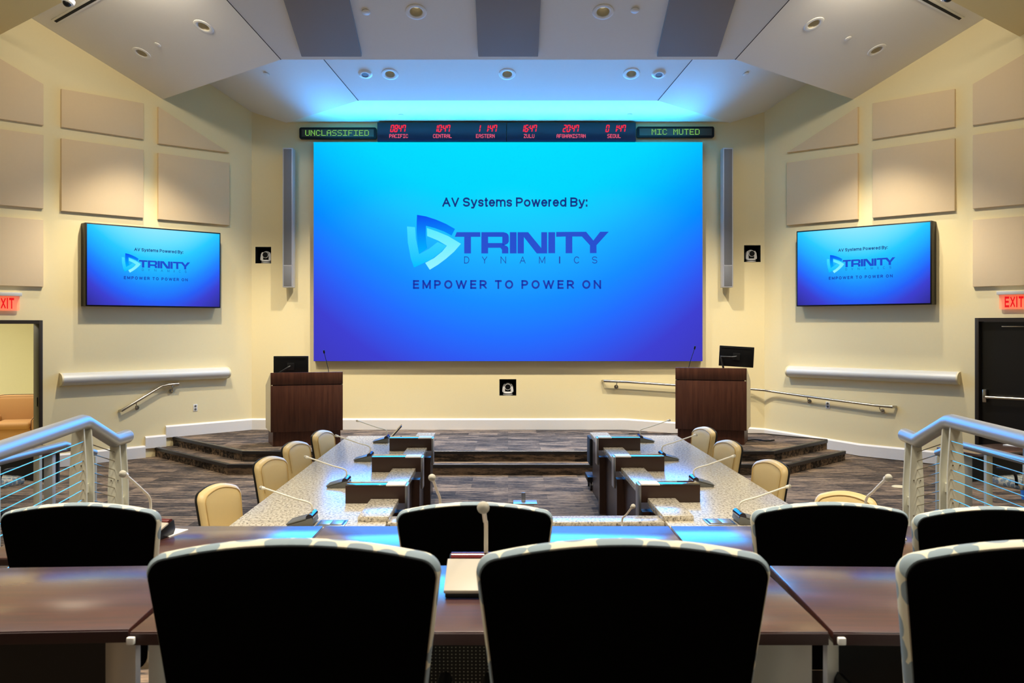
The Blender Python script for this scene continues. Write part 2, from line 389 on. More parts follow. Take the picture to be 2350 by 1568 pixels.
# ceiling planes
SL = .44
class Plane:
    def __init__(s, p0, p1, p2):
        s.p = Vector(p0); s.n = (Vector(p1)-s.p).cross(Vector(p2)-s.p).normalized()
        if s.n.z > 0: s.n = -s.n       # points down into the room
    def z(s, x, y): return s.p.z-(s.n.x*(x-s.p.x)+s.n.y*(y-s.p.y))/s.n.z
    def hit(s, px, py):
        d = Vector(((px-CX)/F, 1, (HY-py)/F)); o = Vector((0, 0, CZ)); t = (s.p-o).dot(s.n)/d.dot(s.n); return o+d*t
def cloud(name, fx, fy, fz, ex, ey, back, slope, outer, mats='ceil'):
    """a folded ceiling cloud: middle facet and two side facets that meet in seams"""
    bx = fx+.4142*(fy-back); bz = fz+slope*(fy-back)
    pc = Plane((-fx, fy, fz), (fx, fy, fz), (bx, back, bz))
    pl = Plane((-fx, fy, fz), (-ex, ey, fz), (-bx, back, bz)); pr = Plane((fx, fy, fz), (ex, ey, fz), (bx, back, bz))
    th = .16
    oc = struct(name, MB().prism([(-fx, fy), (fx, fy), (bx, back), (-bx, back)], pc.z, lambda x, y: pc.z(x, y)+th), mats)
    pts = [(-fx, fy), (-ex, ey)]+[(-x, y) for x, y in outer]+[(-bx, back)]
    ol = struct(name, MB().prism(pts, pl.z, lambda x, y: pl.z(x, y)+th), mats)
    orr = struct(name, MB().prism([(-x, y) for x, y in pts], pr.z, lambda x, y: pr.z(x, y)+th), mats)
    # thin control joints along the two folds
    for sx in (-1, 1):
        a, c = Vector((sx*fx, fy, fz)), Vector((sx*bx, back, bz)); d = Vector((c.y-a.y, -(c.x-a.x), 0)).normalized()*.006
        m_ = MB(); v = [m_.bm.verts.new(p) for p in (a+d+Vector((0, 0, -.002)), a-d+Vector((0, 0, -.002)), c-d+Vector((0, 0, -.002)), c+d+Vector((0, 0, -.002)),
                                                     a+d+Vector((0, 0, .01)), a-d+Vector((0, 0, .01)), c-d+Vector((0, 0, .01)), c+d+Vector((0, 0, .01)))]
        for q in ((0, 1, 2, 3), (4, 7, 6, 5), (0, 4, 5, 1), (1, 5, 6, 2), (2, 6, 7, 3), (3, 7, 4, 0)): m_.bm.faces.new([v[i] for i in q])
        bmesh.ops.recalc_face_normals(m_.bm, faces=m_.bm.faces[:])
        struct('trim_%d' % (10+len([o for o in COL.objects if o.name.startswith('trim_1')])), m_, 'seam')
    return (oc, ol, orr), (pc, pl, pr)
# nearest the stage, the middle cloud, the cloud over the seating
(c3c, c3l, c3r), (p3c, p3l, p3r) = cloud('ceiling', 2.44, 14.2, 5.85, 4.1, 15.86, 11.4, SL, [(4.78, 15.86), (6.42, 14.20)])
(c2c, c2l, c2r), (p2c, p2l, p2r) = cloud('ceiling', 3.24, 12.43, 5.98, 5.90, 14.71, 9.4, SL, [(8.0, 12.6), (7.34, 12.0)])
(c1c, c1l, c1r), (p1c, p1l, p1r) = cloud('ceiling', 4.2, 10.11, 6.45, 7.72, 13.0, 8.1, SL, [(8.6, 12.1), (8.6, 11.1)], 'wall')
struct('ceiling', MB().prism([(-2.44, 14.2), (2.44, 14.2), (4.1, 15.86), (-4.1, 15.86)], 5.86, 6.0), 'ceil')
struct('ceiling', MB().prism([(-8.6, 8.3), (8.6, 8.3), (8.6, -4.2), (-8.6, -4.2)], 7.36, 7.5), 'ceil')
pflat = Plane((0, 14.2, 5.86), (1, 14.2, 5.86), (0, 15, 5.86))

# walls
wf = struct('wall_front', MB().prism([(-C, W), (C, W), (C, W+.45), (-C, W+.45)], -.05, 7), 'wall')
nic = MB()
NICHES = [(-4.43, 3.456, .285, .30), (4.42, 3.483, .30, .305), (-.004, 1.062, .306, .298)]
for x, z, ww, hh in NICHES: nic.box((x, W+.1, z), (ww, .5, hh))
cut(wf, nic)
ex, ey = C+WEND, W-WEND
for nm_, sx in (('wall_left', -1), ('wall_right', 1)):
    pts = [(sx*C, W), (sx*ex, ey), (sx*(ex+.22), ey+.22), (sx*(C+.22), W+.22)]
    if sx < 0: wl_ = struct(nm_, MB().prism(pts, -.05, 8), 'wall')
    else: wr_ = struct(nm_, MB().prism(pts, -.05, 8), 'wall')
    struct('wall_%s_rear' % nm_[5:], MB().prism([(sx*ex, ey+.1), (sx*ex, -4.2), (sx*(ex+.3), -4.2), (sx*(ex+.3), ey+.1)], -.05, 8), 'wall')
struct('wall_back', MB().box((0, -4.2, 3.8), (17.4, .2, 7.7)), 'walnut')  # unseen wall, given a dark finish to cut reflected light
def door_cut(pf, s0, s1, h, ang):
    m_ = MB(); c = pf((s0+s1)/2, 0, h/2-.1); m_.box((0, 0, 0), (s1-s0, 1.2, h+.2), rot=Matrix.Rotation(ang, 3, 'Z')).move(c); return m_
cut(wl_, door_cut(lw, 3.50, 4.56, 2.26, LA)); cut(wr_, door_cut(rw, 3.52, 4.58, 2.29, RA))

# floor, tiers, stage, ramp
struct('floor', MB().prism([(-8.5, -4.2), (8.5, -4.2), (8.5, 12.3), (4.8, 16), (-4.8, 16), (-8.5, 12.3)], -.1, 0), 'carpet')
struct('floor_rear_tier', MB().box((0, -.8, .4), (7.4, 6.7, .8)), 'carpet')
struct('floor_middle_tier', MB().box((0, 3.575, .292), (7.0, 2.05, .584)), 'carpet')
struct('floor_front_tier', MB().box((0, 5.15, .1), (6.0, 1.1, .2)), 'carpet')
top = [(-3.97, 13.05), (3.97, 13.05), (5.24, 14.32), (4.42, 15.14), (2.1, 15.14), (2.1, W), (-C, W), (-5.665, 14.745)]
low = [(-4.1, 12.75), (4.1, 12.75), (5.455, 14.105), (5.24, 14.32), (3.9, 14.0), (-3.9, 14.0), (-5.665, 14.745), (-5.88, 14.53)]
struct('floor_stage', MB().prism(top, 0, .3), 'carpet')
struct('floor_stage_step', MB().prism(low, 0, .15), 'carpet')
NP = [(-.05, 0), (-.05, .006), (.008, .006), (.014, 0), (.012, -.045), (0, -.045), (0, 0)]
sweep(q := MB(), [(-5.665, 14.745), (-3.97, 13.05), (3.97, 13.05), (5.24, 14.32)], NP, [.3]*4); struct('trim_1', q, 'rubber')
sweep(q := MB(), [(-5.88, 14.53), (-4.1, 12.75), (4.1, 12.75), (5.455, 14.105)], NP, [.15]*4); struct('trim_2', q, 'rubber')
# ramp along the front wall and down the right wall, .6 m wide
def quadsolid(mb, pts):    # pts: [(x, y, z)] top, dropped to the floor
    a = [mb.bm.verts.new(p) for p in pts]; c = [mb.bm.verts.new((p[0], p[1], -.02)) for p in pts]; n = len(pts)
    fs = [mb.bm.faces.new(a), mb.bm.faces.new(c[::-1])]+[mb.bm.faces.new((a[i], c[i], c[(i+1) % n], a[(i+1) % n])) for i in range(n)]
    bmesh.ops.recalc_face_normals(mb.bm, faces=fs); return mb
ZC = .122
r = MB(); quadsolid(r, [(2.1, 15.14, .3), (4.42, 15.14, ZC), (C, W, ZC), (2.1, W, .3)])
e1 = rw(1.75, 0); e2 = rw(1.75, .58)
quadsolid(r, [(4.42, 15.14, ZC), (e2[0], e2[1], .002), (e1[0], e1[1], .002), (C, W, ZC)])
struct('floor_ramp', r, 'carpet')
struct('trim_3', sweep(MB(), [(2.1, 15.14), (4.42, 15.14), (5.24, 14.32)], [(-.02, 0), (-.02, .012), (.02, .012), (.02, 0)], [.3]*3), 'rubber')
# baseboards
BP = [(0, 0), (.035, 0), (.035, .175), (.012, .2), (0, .2)]
def bb(name, pts, zs): struct(name, sweep(MB(), pts, BP, zs), 'base')
bb('baseboard_left', [lw(3.49)[:2], lw(1.93)[:2]], [0, 0])
bb('baseboard_left', [lw(1.93)[:2], lw(1.585)[:2]], [.15, .15])
bb('baseboard_left', [lw(1.585)[:2], (-C, W), (2.1, W)], [.3]*3)
bb('baseboard_right', [(2.1, W), (C, W), rw(1.75)[:2], rw(3.52)[:2]], [.3, ZC, .012, 0.012])

# ---------------------------------------------------------------- wall acoustic panels
def panel(side, pts, label):
    pf, ang = (lw, LA) if side < 0 else (rw, RA)
    s0 = sum(p[0] for p in pts)/len(pts)
    q = MB().xz([((s0-s)*1 if side < 0 else (s-s0), z) for s, z in pts], -.055, 0)
    bmesh.ops.bevel(q.bm, geom=[e for e in q.bm.edges if abs(e.verts[0].co.y+.055) < 1e-5 and abs(e.verts[1].co.y+.055) < 1e-5], offset=.008, segments=2, affect='EDGES', profile=.5)
    return solo('acoustic_panel', q, 'acou', label, 'acoustic panel', pf(s0, .001), ang, 'beige acoustic panels on the side walls')
for side, nm_ in ((-1, 'left'), (1, 'right')):
    def rect(a, b_, z0, z1): return [(a, z0), (b_, z0), (b_, z1), (a, z1)]
    panel(side, rect(.455, 1.725, 3.955, 5.06), 'square beige fabric wall panel on the %s wall, nearest the stage corner, above the television' % nm_)
    panel(side, [(.455, 5.24), (1.725, 5.215), (1.725, 5.83)], 'triangular beige fabric wall panel with sloping top edge on the %s wall' % nm_)
    panel(side, rect(1.97, 3.235, 3.955, 5.075), 'square beige fabric wall panel in the middle column of the %s wall, above the television' % nm_)
    panel(side, rect(1.97, 3.235, 5.25, 5.84), 'low wide beige fabric wall panel at the top of the middle column, %s wall' % nm_)
    panel(side, [(3.49, 5.235), (4.75, 5.235), (4.75, 6.42), (3.49, 5.86)], 'beige fabric wall panel with slanted top cut by the frame, upper %s' % nm_)
    panel(side, rect(3.49, 4.75, 3.965, 5.085), 'beige fabric wall panel second from top in the outer column, %s wall' % nm_)
    panel(side, rect(3.49, 4.75, 2.775, 3.792), 'lowest beige fabric wall panel, just above the exit sign on the %s wall' % nm_)

# ceiling acoustic panels on the middle cloud
for i, (x0, x1, lab) in enumerate(((-2.916, -2.065, 'grey fabric ceiling panel on the left of the row of three'), (-.422, .425, 'grey fabric ceiling panel in the middle of the row of three'), (2.10, 2.955, 'grey fabric ceiling panel on the right of the row of three'))):
    q = MB().prism([(x0, 12.3), (x1, 12.3), (x1, 9.9), (x0, 9.9)], lambda x, y: p2c.z(x, y)-.06, lambda x, y: p2c.z(x, y)-.0005, .008)
    solo('ceiling_acoustic_panel', q, 'acgrey', lab, 'acoustic panel', group='grey ceiling panels')

# ---------------------------------------------------------------- ceiling fittings
def fit(name, label, cat, pl, px, py, group):
    p = pl.hit(px, py); e = thing(name, label, cat, p, 0, group); e.rotation_euler = pl.n.to_track_quat('-Z', 'Y').to_euler(); return e
M['can'] = mat('downlight_reflector', srgb(206, 196, 170), .35, .2)
M['lamp'] = emis('downlight_lamp', (1, .86, .6, 1), .5)
def downlight(pl, obj, px, py, label, cutters, power=0, r=.085, tgt=None, angle=110):
    e = fit('recessed_downlight', label, 'ceiling light', pl, px, py, 'recessed downlights')
    part('trim_ring', MB().lathe([(r, .0), (r+.004, -.006), (r+.03, -.012), (r+.055, -.006), (r+.058, .001), (r, .001)]), 'white', e)
    part('reflector', MB().lathe([(r, 0), (r*.95, .03), (r*.62, .115), (r*.62, .118), (r*.99, .03), (r+.003, 0)]), 'can', e)
    part('lamp', MB().lathe([(0, .108), (r*.6, .108), (r*.6, .116), (0, .116)]), 'lamp', e)
    p = pl.hit(px, py); q = MB().cyl((0, 0, -.1), (0, 0, .135), r+.002, 28); rot = pl.n.to_track_quat('-Z', 'Y').to_matrix()
    bmesh.ops.rotate(q.bm, cent=(0, 0, 0), matrix=rot, verts=q.bm.verts[:]); q.move(p); cut(obj, q)
    if power:
        a = p+pl.n*.05
        spot('downlight_light', a, tgt if tgt else (a.x, a.y-.4, 0), power, angle)
def disc(pl, px, py, label, r=.06, name='sprinkler_cover', grp='concealed sprinkler covers'):
    e = fit(name, label, 'sprinkler', pl, px, py, grp)
    part('cover_plate', MB().lathe([(0, -.014), (r-.004, -.014), (r, -.011), (r, -.004), (r-.012, -.004), (r-.012, .001), (0, .001)]), 'white', e)
DL = 680; DO = 380; DC = 480; DS = 720
downlight(p2c, c2c, 955, 27, 'round recessed downlight left of the middle grey ceiling panel', 0, DC, tgt=(-3.1, 9.2, 0), angle=72)
downlight(p2c, c2c, 1384, 27, 'round recessed downlight right of the middle grey ceiling panel', 0, DC, tgt=(3.1, 9.2, 0), angle=72)
downlight(p2l, c2l, 467, 61, 'round recessed downlight, inner one on the left sloping ceiling facet', 0, DL, tgt=(-5.4, 13.4, 0), angle=92)
downlight(p2l, c2l, 325, 122, 'round recessed downlight, outer one on the left facet, near the wall panels', 0, DO, tgt=(-4.6, 13.2, 0), angle=84)
downlight(p2r, c2r, 1868, 55, 'round recessed downlight, inner one on the right sloping ceiling facet', 0, DL, tgt=(5.4, 13.4, 0), angle=92)
downlight(p2r, c2r, 2012, 115, 'round recessed downlight, outer one on the right facet, near the wall panels', 0, DO, tgt=(4.6, 13.2, 0), angle=84)
downlight(p3c, c3c, 895, 170, 'recessed downlight in the blue-lit ceiling, left of the three', 0, DS, .075, (-1.9, 14.9, 0), 92)
downlight(p3c, c3c, 1164, 170, 'recessed downlight in the blue-lit ceiling, middle of the three', 0, DS, .075, (0, 14.9, 0), 92)
downlight(p3c, c3c, 1449, 169, 'recessed downlight in the blue-lit ceiling, right of the three', 0, DS, .075, (1.9, 14.9, 0), 92)
for pl, px, py, r_, lab in ((p2c, 840, 27, .055, 'flat white sprinkler disc beside the left grey ceiling panel'), (p2c, 1457, 23, .055, 'flat white sprinkler disc beside the right grey ceiling panel'),
        (p2l, 362, 102, .05, 'flat sprinkler disc between the two downlights of the left facet'), (p2r, 1946, 88, .05, 'flat sprinkler disc between the two downlights of the right facet'),
        (p3l, 612, 169, .05, 'small sprinkler disc on the left side of the blue-lit ceiling'), (p3r, 1711, 169, .05, 'small sprinkler disc on the right side of the blue-lit ceiling'),
        (pflat, 920, 263, .045, 'tiny sprinkler disc on the cyan ceiling strip above the PACIFIC clock'), (pflat, 1445, 262, .045, 'tiny sprinkler disc on the cyan ceiling strip above the SEOUL clock')):
    disc(pl, px, py, lab, r_)
for px, lab in ((838, 'round white ceiling speaker with grey centre at the left of the blue-lit ceiling'), (1512, 'round white ceiling speaker with grey centre at the right of the blue-lit ceiling')):
    e = fit('ceiling_speaker', lab, 'speaker', p3c, px, 170, 'ceiling speakers')
    part('bezel', MB().lathe([(.055, -.02), (.075, -.022), (.085, -.018), (.1, -.008), (.112, 0), (.055, 0)]), 'white', e)
    part('grille', MB().lathe([(0, -.016), (.055, -.016), (.055, 0), (0, 0)]), 'grille', e)
for pl, px, py, lab, sd in ((p1l, 158, -1, 'white security dome camera under the cream soffit, top left', -1), (p1r, 2172, -12, 'white security dome camera under the cream soffit, top right', 1)):
    p = pl.hit(px, py); e = thing('dome_camera', lab, 'camera', p, 0, 'security dome cameras'); e.rotation_euler = pl.n.to_track_quat('-Z', 'Y').to_euler()
    part('housing', MB().lathe([(0, 0), (.085, 0), (.088, -.02), (.08, -.05), (.06, -.06), (.055, -.062), (.055, -.05), (0, -.05)]), 'white', e)
    part('dome', MB().ball((0, 0, -.055), .055, (1, 1, .9)), 'black', e)
for sd, pl, a, c_, lab in ((-1, p2l, (128, 48), (262, -28), 'black slot air diffuser in the left sloping ceiling'), (1, p2r, (2203, 42), (2065, -32), 'black slot air diffuser in the right sloping ceiling')):
    A, B = pl.hit(*a), pl.hit(*c_); d = (B-A).normalized(); n_ = pl.n; e = thing('slot_diffuser', lab, 'air vent', A, 0, 'slot air diffusers')
    rot = Matrix((d, n_.cross(d), n_)).transposed()
    ln = (B-A).length
    part('frame', MB().box((0, 0, 0), (ln+.1, .1, .016), .003, rot=rot).move(d*ln/2+n_*.006), 'white', e)
    part('slot', MB().box((0, 0, 0), (ln, .04, .008), rot=rot).move(d*ln/2+n_*.014), 'blackm', e)

# ---------------------------------------------------------------- video wall and screens
ZF = 4.352
def sxz(zx, zy, k):           # a point measured on the picture (zoomed) -> metres from the screen centre
    px, py = zx/ZF+900, zy/ZF+420
    return ((px-1165.5)*k, (578.5-py)*k)
def arc(cx, cz, rx, rz, a0, a1, n=12):
    return [(cx+rx*math.cos(math.radians(a0+(a1-a0)*i/n)), cz+rz*math.sin(math.radians(a0+(a1-a0)*i/n))) for i in range(n+1)]
def ess(h): return arc(.5, .75*h, .5, .25*h, 25, 270, 14)+arc(.5, .25*h, .5, .25*h, 90, -155, 14)[1:]
def bowl(z0, z1, x=.52): return [(0, z1)]+arc(x, (z0+z1)/2, 1-x, (z1-z0)/2, 90, -90)+[(0, z0)]
XH = .74
GL = {'A': (.98, [[(0, 0), (.5, 1), (1, 0)], [(.2, .34), (.8, .34)]]), 'V': (.92, [[(0, 1), (.5, 0), (1, 1)]]), 'S': (.84, [ess(1)]), 'P': (.84, [[(0, 0), (0, 1)], bowl(.44, 1)]),
      'B': (.88, [[(0, 0), (0, 1)], bowl(.52, 1, .5), bowl(0, .52)]), 'E': (.76, [[(1, 1), (0, 1), (0, 0), (1, 0)], [(0, .52), (.9, .52)]]), 'M': (1.05, [[(0, 0), (0, 1), (.5, .1), (1, 1), (1, 0)]]),
      'O': (1.02, [arc(.5, .5, .5, .5, 0, 360, 28)]), 'W': (1.4, [[(0, 1), (.25, 0), (.5, .95), (.75, 0), (1, 1)]]), 'R': (.88, [[(0, 0), (0, 1)], bowl(.44, 1), [(.5, .44), (1, 0)]]),
      'T': (.84, [[(0, 1), (1, 1)], [(.5, 1), (.5, 0)]]), 'N': (.92, [[(0, 0), (0, 1), (1, 0), (1, 1)]]), 'D': (.85, [[(0, 0), (0, 1)], bowl(0, 1, .45)]), 'Y': (.85, [[(0, 1), (.5, .45), (1, 1)], [(.5, .45), (.5, 0)]]),
      'C': (.85, [arc(.5, .5, .5, .5, 40, 320, 20)]), 'I': (.0, [[(.5, 0), (.5, 1)]]), 'X': (.8, [[(0, 0), (1, 1)], [(0, 1), (1, 0)]]),
      'y': (.76, [[(0, XH), (.5, .0)], [(1, XH), (.48, -.12), (.34, -.24), (.06, -.24)]]), 's': (.66, [ess(XH)]), 't': (.4, [[(.4, .96), (.4, .12), (.58, 0), (1, 0)], [(0, XH), (1, XH)]]),
      'e': (.74, [[(0, .39), (1, .39)]+arc(.5, XH/2, .5, XH/2, 8, 318, 20)]), 'm': (1.16, [[(0, 0), (0, XH)], [(0, .5)]+arc(.25, .5, .25, XH-.5, 180, 0, 8)+[(.5, 0)], [(.5, .5)]+arc(.75, .5, .25, XH-.5, 180, 0, 8)+[(1, 0)]]),
      'o': (.8, [arc(.5, XH/2, .5, XH/2, 0, 360, 24)]), 'w': (1.06, [[(0, XH), (.25, 0), (.5, XH), (.75, 0), (1, XH)]]), 'r': (.42, [[(0, 0), (0, XH)], [(0, .4)]+arc(.6, .4, .6, XH-.4, 180, 75, 6)]),
      'd': (.78, [arc(.5, XH/2, .5, XH/2, 0, 360, 24), [(1, 1), (1, 0)]]), ':': (.0, [[(.5, 0), (.5, .06)], [(.5, XH-.06), (.5, XH)]])}
def text_mb(body, x0, x1, z0, z1, y, t=.2, gap=.12, space=.36):
    """plain sans letters built from flat strokes, fitted to a box; t = stroke width in cap heights"""
    pl = []; x = 0
    for ch in body:
        if ch == ' ': x += space; continue
        w_, st = GL[ch]; w_ = max(w_-t, 0) if w_ else 0
        for p in st:
            c = [Vector((x+t/2+a*w_, t/2+b_*(1-t))) for a, b_ in p]; run = [c[0]]
            for i in range(1, len(c)):
                run.append(c[i])
                if i < len(c)-1 and (c[i]-c[i-1]).normalized().dot((c[i+1]-c[i]).normalized()) < .55: pl.append(run); run = [c[i]]
            pl.append(run)
        x += w_+t+gap
    q = MB(); polys = []
    for p in pl:
        n = len(p); closed = n > 2 and (p[0]-p[-1]).length < 1e-6
        P = [Vector(v) for v in p]; L_ = []; R_ = []
        for i in range(n):
            d0 = (P[i]-P[i-1]).normalized() if i > 0 else ((P[0]-P[-2]).normalized() if closed else None)
            d1 = (P[i+1]-P[i]).normalized() if i < n-1 else ((P[1]-P[0]).normalized() if closed else None)
            d0 = d0 or d1; d1 = d1 or d0; c = P[i]
            if not closed and i == 0: c = c-d1*t*.5
            if not closed and i == n-1: c = c+d0*t*.5
            nn = Vector((-d0.y, d0.x))+Vector((-d1.y, d1.x)); nn = nn.normalized() if nn.length > .1 else Vector((-d1.y, d1.x))
            k = min(1.7, 1/max(.2, nn.dot(Vector((-d1.y, d1.x)))))
            L_.append(c+nn*t/2*k); R_.append(c-nn*t/2*k)
        polys += [[L_[i], L_[i+1], R_[i+1], R_[i]] for i in range(n-1)]
    xs = [v.x for p in polys for v in p]; zs = [v.y for p in polys for v in p]; a, b_ = min(xs), max(xs)
    c = 0 if not any(ch in 'y' for ch in body) else min(zs); d = 1
    for p in polys: q.flat([((v.x-a)/(b_-a)*(x1-x0)+x0, (min(max(v.y, c), d)-c)/(d-c)*(z1-z0)+z0) for v in p], y)
    return q
def picture(parent, k, y, sfx):
    """the logo slide shown on each display"""
    def P(*pts): return [sxz(a, b_, k) for a, b_ in pts]
    a = sxz(500, 262, k); c = sxz(1943, 152, k)
    part('heading_text', text_mb('AV Systems Powered By:', a[0], c[0], a[1], c[1], y, .19), 'text_dark', parent, 'navy heading text')
    e = part('logo_emblem', MB().flat(P((252, 325), (340, 340), (440, 372), (540, 415), (628, 465), (595, 530), (520, 490), (430, 457), (340, 433), (338, 520), (343, 600), (353, 655), (272, 712), (257, 620), (248, 500), (248, 400)), y),
             grad_mat('emblem_dark'+sfx, sxz(0, 690, k)[1], sxz(0, 330, k)[1], (0, 176, 255), (12, 78, 246)), parent, 'three interlocking blue blades')
    part('emblem_blade', MB().flat(P((152, 440), (232, 447), (240, 560), (272, 715), (370, 662), (455, 595), (545, 632), (480, 700), (390, 770), (222, 848), (190, 760), (160, 600)), y), grad_mat('emblem_mid'+sfx, sxz(0, 848, k)[1], sxz(0, 440, k)[1], (0, 190, 255), (70, 222, 255)), e, 'mid blue blade')
    part('emblem_blade', MB().flat(P((350, 455), (450, 490), (560, 535), (688, 612), (620, 690), (540, 760), (460, 820), (378, 870), (333, 802), (420, 755), (500, 690), (548, 632), (460, 580), (352, 535)), y-.001), grad_mat('emblem_light'+sfx, sxz(0, 870, k)[1], sxz(0, 455, k)[1], (150, 244, 255), (90, 236, 255)), e, 'pale blue blade')
    q = MB()
    for pts in (((645, 497), (880, 497), (880, 543), (787, 543), (787, 708), (720, 708), (720, 543), (627, 543)),
                ((890, 497), (1110, 497), (1140, 505), (1158, 522), (1163, 543), (957, 543), (957, 708), (890, 708)),
                ((1098, 543), (1163, 543), (1163, 590), (1152, 610), (1120, 627), (1098, 627)),
                ((957, 605), (1098, 605), (1120, 627), (1145, 636), (1158, 652), (957, 652)), ((1080, 652), (1158, 652), (1158, 708), (1095, 708), (1095, 672)),
                ((1173, 497), (1240, 497), (1240, 708), (1173, 708)), ((1250, 497), (1312, 497), (1312, 708), (1250, 708)),
                ((1312, 497), (1355, 497), (1485, 655), (1485, 497), (1543, 497), (1543, 708), (1440, 708), (1312, 545)),
                ((1555, 497), (1622, 497), (1622, 706), (1555, 706)),
                ((1633, 495), (1930, 493), (2002, 580), (2070, 493), (2155, 492), (2033, 627), (2033, 705), (1968, 705), (1968, 627), (1888, 540), (1793, 540), (1793, 706), (1727, 706), (1727, 540), (1633, 543))):
        q.flat(P(*pts), y)
    part('name_lettering', q, 'text_mid', parent, 'bold wide blue lettering')
    q = MB()
    for ch, xc, hw in (('D', 745, 25), ('Y', 922, 27), ('N', 1108, 28), ('A', 1300, 30), ('M', 1493, 31), ('I', 1667, 6), ('C', 1835, 26), ('S', 2015, 26)):
        a = sxz(xc-hw, 808, k); c = sxz(xc+hw, 738, k); t = text_mb(ch, a[0], c[0], a[1], c[1], y, .11)
        me = bpy.data.meshes.new('t'); t.bm.to_mesh(me); t.bm.free(); q.bm.from_mesh(me); bpy.data.meshes.remove(me)
    part('subtitle_lettering', q, 'text_thin', parent, 'thin widely spaced lettering')
    a = sxz(212, 1060, k); c = sxz(2082, 973, k)
    part('slogan_text', text_mb('EMPOWER TO POWER ON', a[0], c[0], a[1], c[1], y, .21, .42, .62), 'text_emp', parent, 'blue capital letter slogan')
vw = thing('video_wall', 'large LED video wall showing a blue slide with a bladed logo, centre of the front wall', 'screen', (0, W, 3.51))
part('cabinet', MB().box((0, -.055, 0), (6.99, .108, 3.94), .004), 'black', vw)
part('display', MB().box((0, -.112, 0), (6.985, .008, 3.935)), screen_mat('video_wall_picture', 6.985, 3.935, STOP), vw, 'glowing cyan to deep blue picture')
picture(vw, 7.0/889, -.1175, '_large')
KT = 2.19/889
for sd, pf, ang, lab in ((-1, lw, LA, 'flat television with black bezel on the left angled wall, showing the blue slide'), (1, rw, RA, 'flat television with black bezel on the right angled wall, showing the blue slide')):
    tv = thing('television', lab, 'television', pf(1.815 if sd < 0 else 1.832, .0, 3.138 if sd < 0 else 3.165), ang, 'side wall televisions')
    part('chassis', MB().box((0, -.1, 0), (2.235, .2, 1.305), .006), 'black', tv)
    part('display', MB().box((0, -.202, 0), (2.19, .006, 1.262)), screen_mat('television_picture', 2.19, 1.262, STOP2, 1, .43, .5), tv, 'glowing blue picture')
    picture(tv, KT, -.2062, '_small_%d' % (sd+1))

# ---------------------------------------------------------------- LED signs and clocks
F57 = {'A': '01110 10001 10001 11111 10001 10001 10001', 'C': '01110 10001 10000 10000 10000 10001 01110', 'D': '11110 10001 10001 10001 10001 10001 11110', 'E': '11111 10000 10000 11110 10000 10000 11111',
       'F': '11111 10000 10000 11110 10000 10000 10000', 'G': '01110 10001 10000 10111 10001 10001 01110', 'H': '10001 10001 10001 11111 10001 10001 10001', 'I': '11111 00100 00100 00100 00100 00100 11111',
       'L': '10000 10000 10000 10000 10000 10000 11111', 'M': '10001 11011 10101 10101 10001 10001 10001', 'N': '10001 11001 10101 10101 10011 10001 10001', 'O': '01110 10001 10001 10001 10001 10001 01110',
       'P': '11110 10001 10001 11110 10000 10000 10000', 'R': '11110 10001 10001 11110 10100 10010 10001', 'S': '01111 10000 10000 01110 00001 00001 11110', 'T': '11111 00100 00100 00100 00100 00100 00100',
       'U': '10001 10001 10001 10001 10001 10001 01110', 'Z': '11111 00001 00010 00100 01000 10000 11111', ' ': '00000 00000 00000 00000 00000 00000 00000'}
def dots(text, x0, x1, z0, z1, y, fill=.72, gap=1, cw=5):
    n = len(text)*(cw+gap)-gap; dx = (x1-x0)/n; dz = (z1-z0)/7; q = MB()
    for i, ch in enumerate(text):
        for r_, row in enumerate(F57[ch].split()):
            for c_, v in enumerate(row):
                if v == '1': q.box((x0+(i*(cw+gap)+c_+.5)*dx, y, z1-(r_+.5)*dz), (dx*fill, .004, dz*fill))
    return q
KW = 15.7/2000
def wx(px): return (px-CX)*KW
def wz(py): return CZ+(HY-py)*KW
def sign(x0, x1, y0, y1, text, tx0, tx1, label):
    cx, cz = (wx(x0)+wx(x1))/2, (wz(y0)+wz(y1))/2; w_, h_ = wx(x1)-wx(x0), wz(y0)-wz(y1)
    e = thing('led_message_sign', label, 'sign', (cx, W, cz), 0, 'LED message signs beside the clocks')
    part('housing', MB().xz(rrect(w_, h_, .035), -.075, 0), 'black', e)
    part('bezel', MB().xz(rrect(w_-.012, h_-.012, .03), -.082, -.07), 'blackm', e)
    part('matrix_panel', MB().box((0, -.084, 0), (w_-.09, .006, h_-.075)), 'led_panel', e, 'dark grey dot matrix panel')
    part('lettering', dots(text, wx(tx0)-cx, wx(tx1)-cx, -.052, .052, -.09), 'led_green', e, 'glowing green dot letters')
sign(687, 864, 292.5, 319, 'UNCLASSIFIED', 701, 847, 'black LED sign glowing UNCLASSIFIED in green, left of the clocks')
sign(1461.5, 1639, 290.5, 316, 'MIC MUTED', 1495, 1605, 'black LED sign glowing MIC MUTED in green, right of the clocks')
SEG = {'0': 'abcdef', '1': 'bc', '2': 'abged', '4': 'fgbc', '5': 'afgcd', '6': 'afgedc', '7': 'abcf', '8': 'abcdefg', ' ': ''}
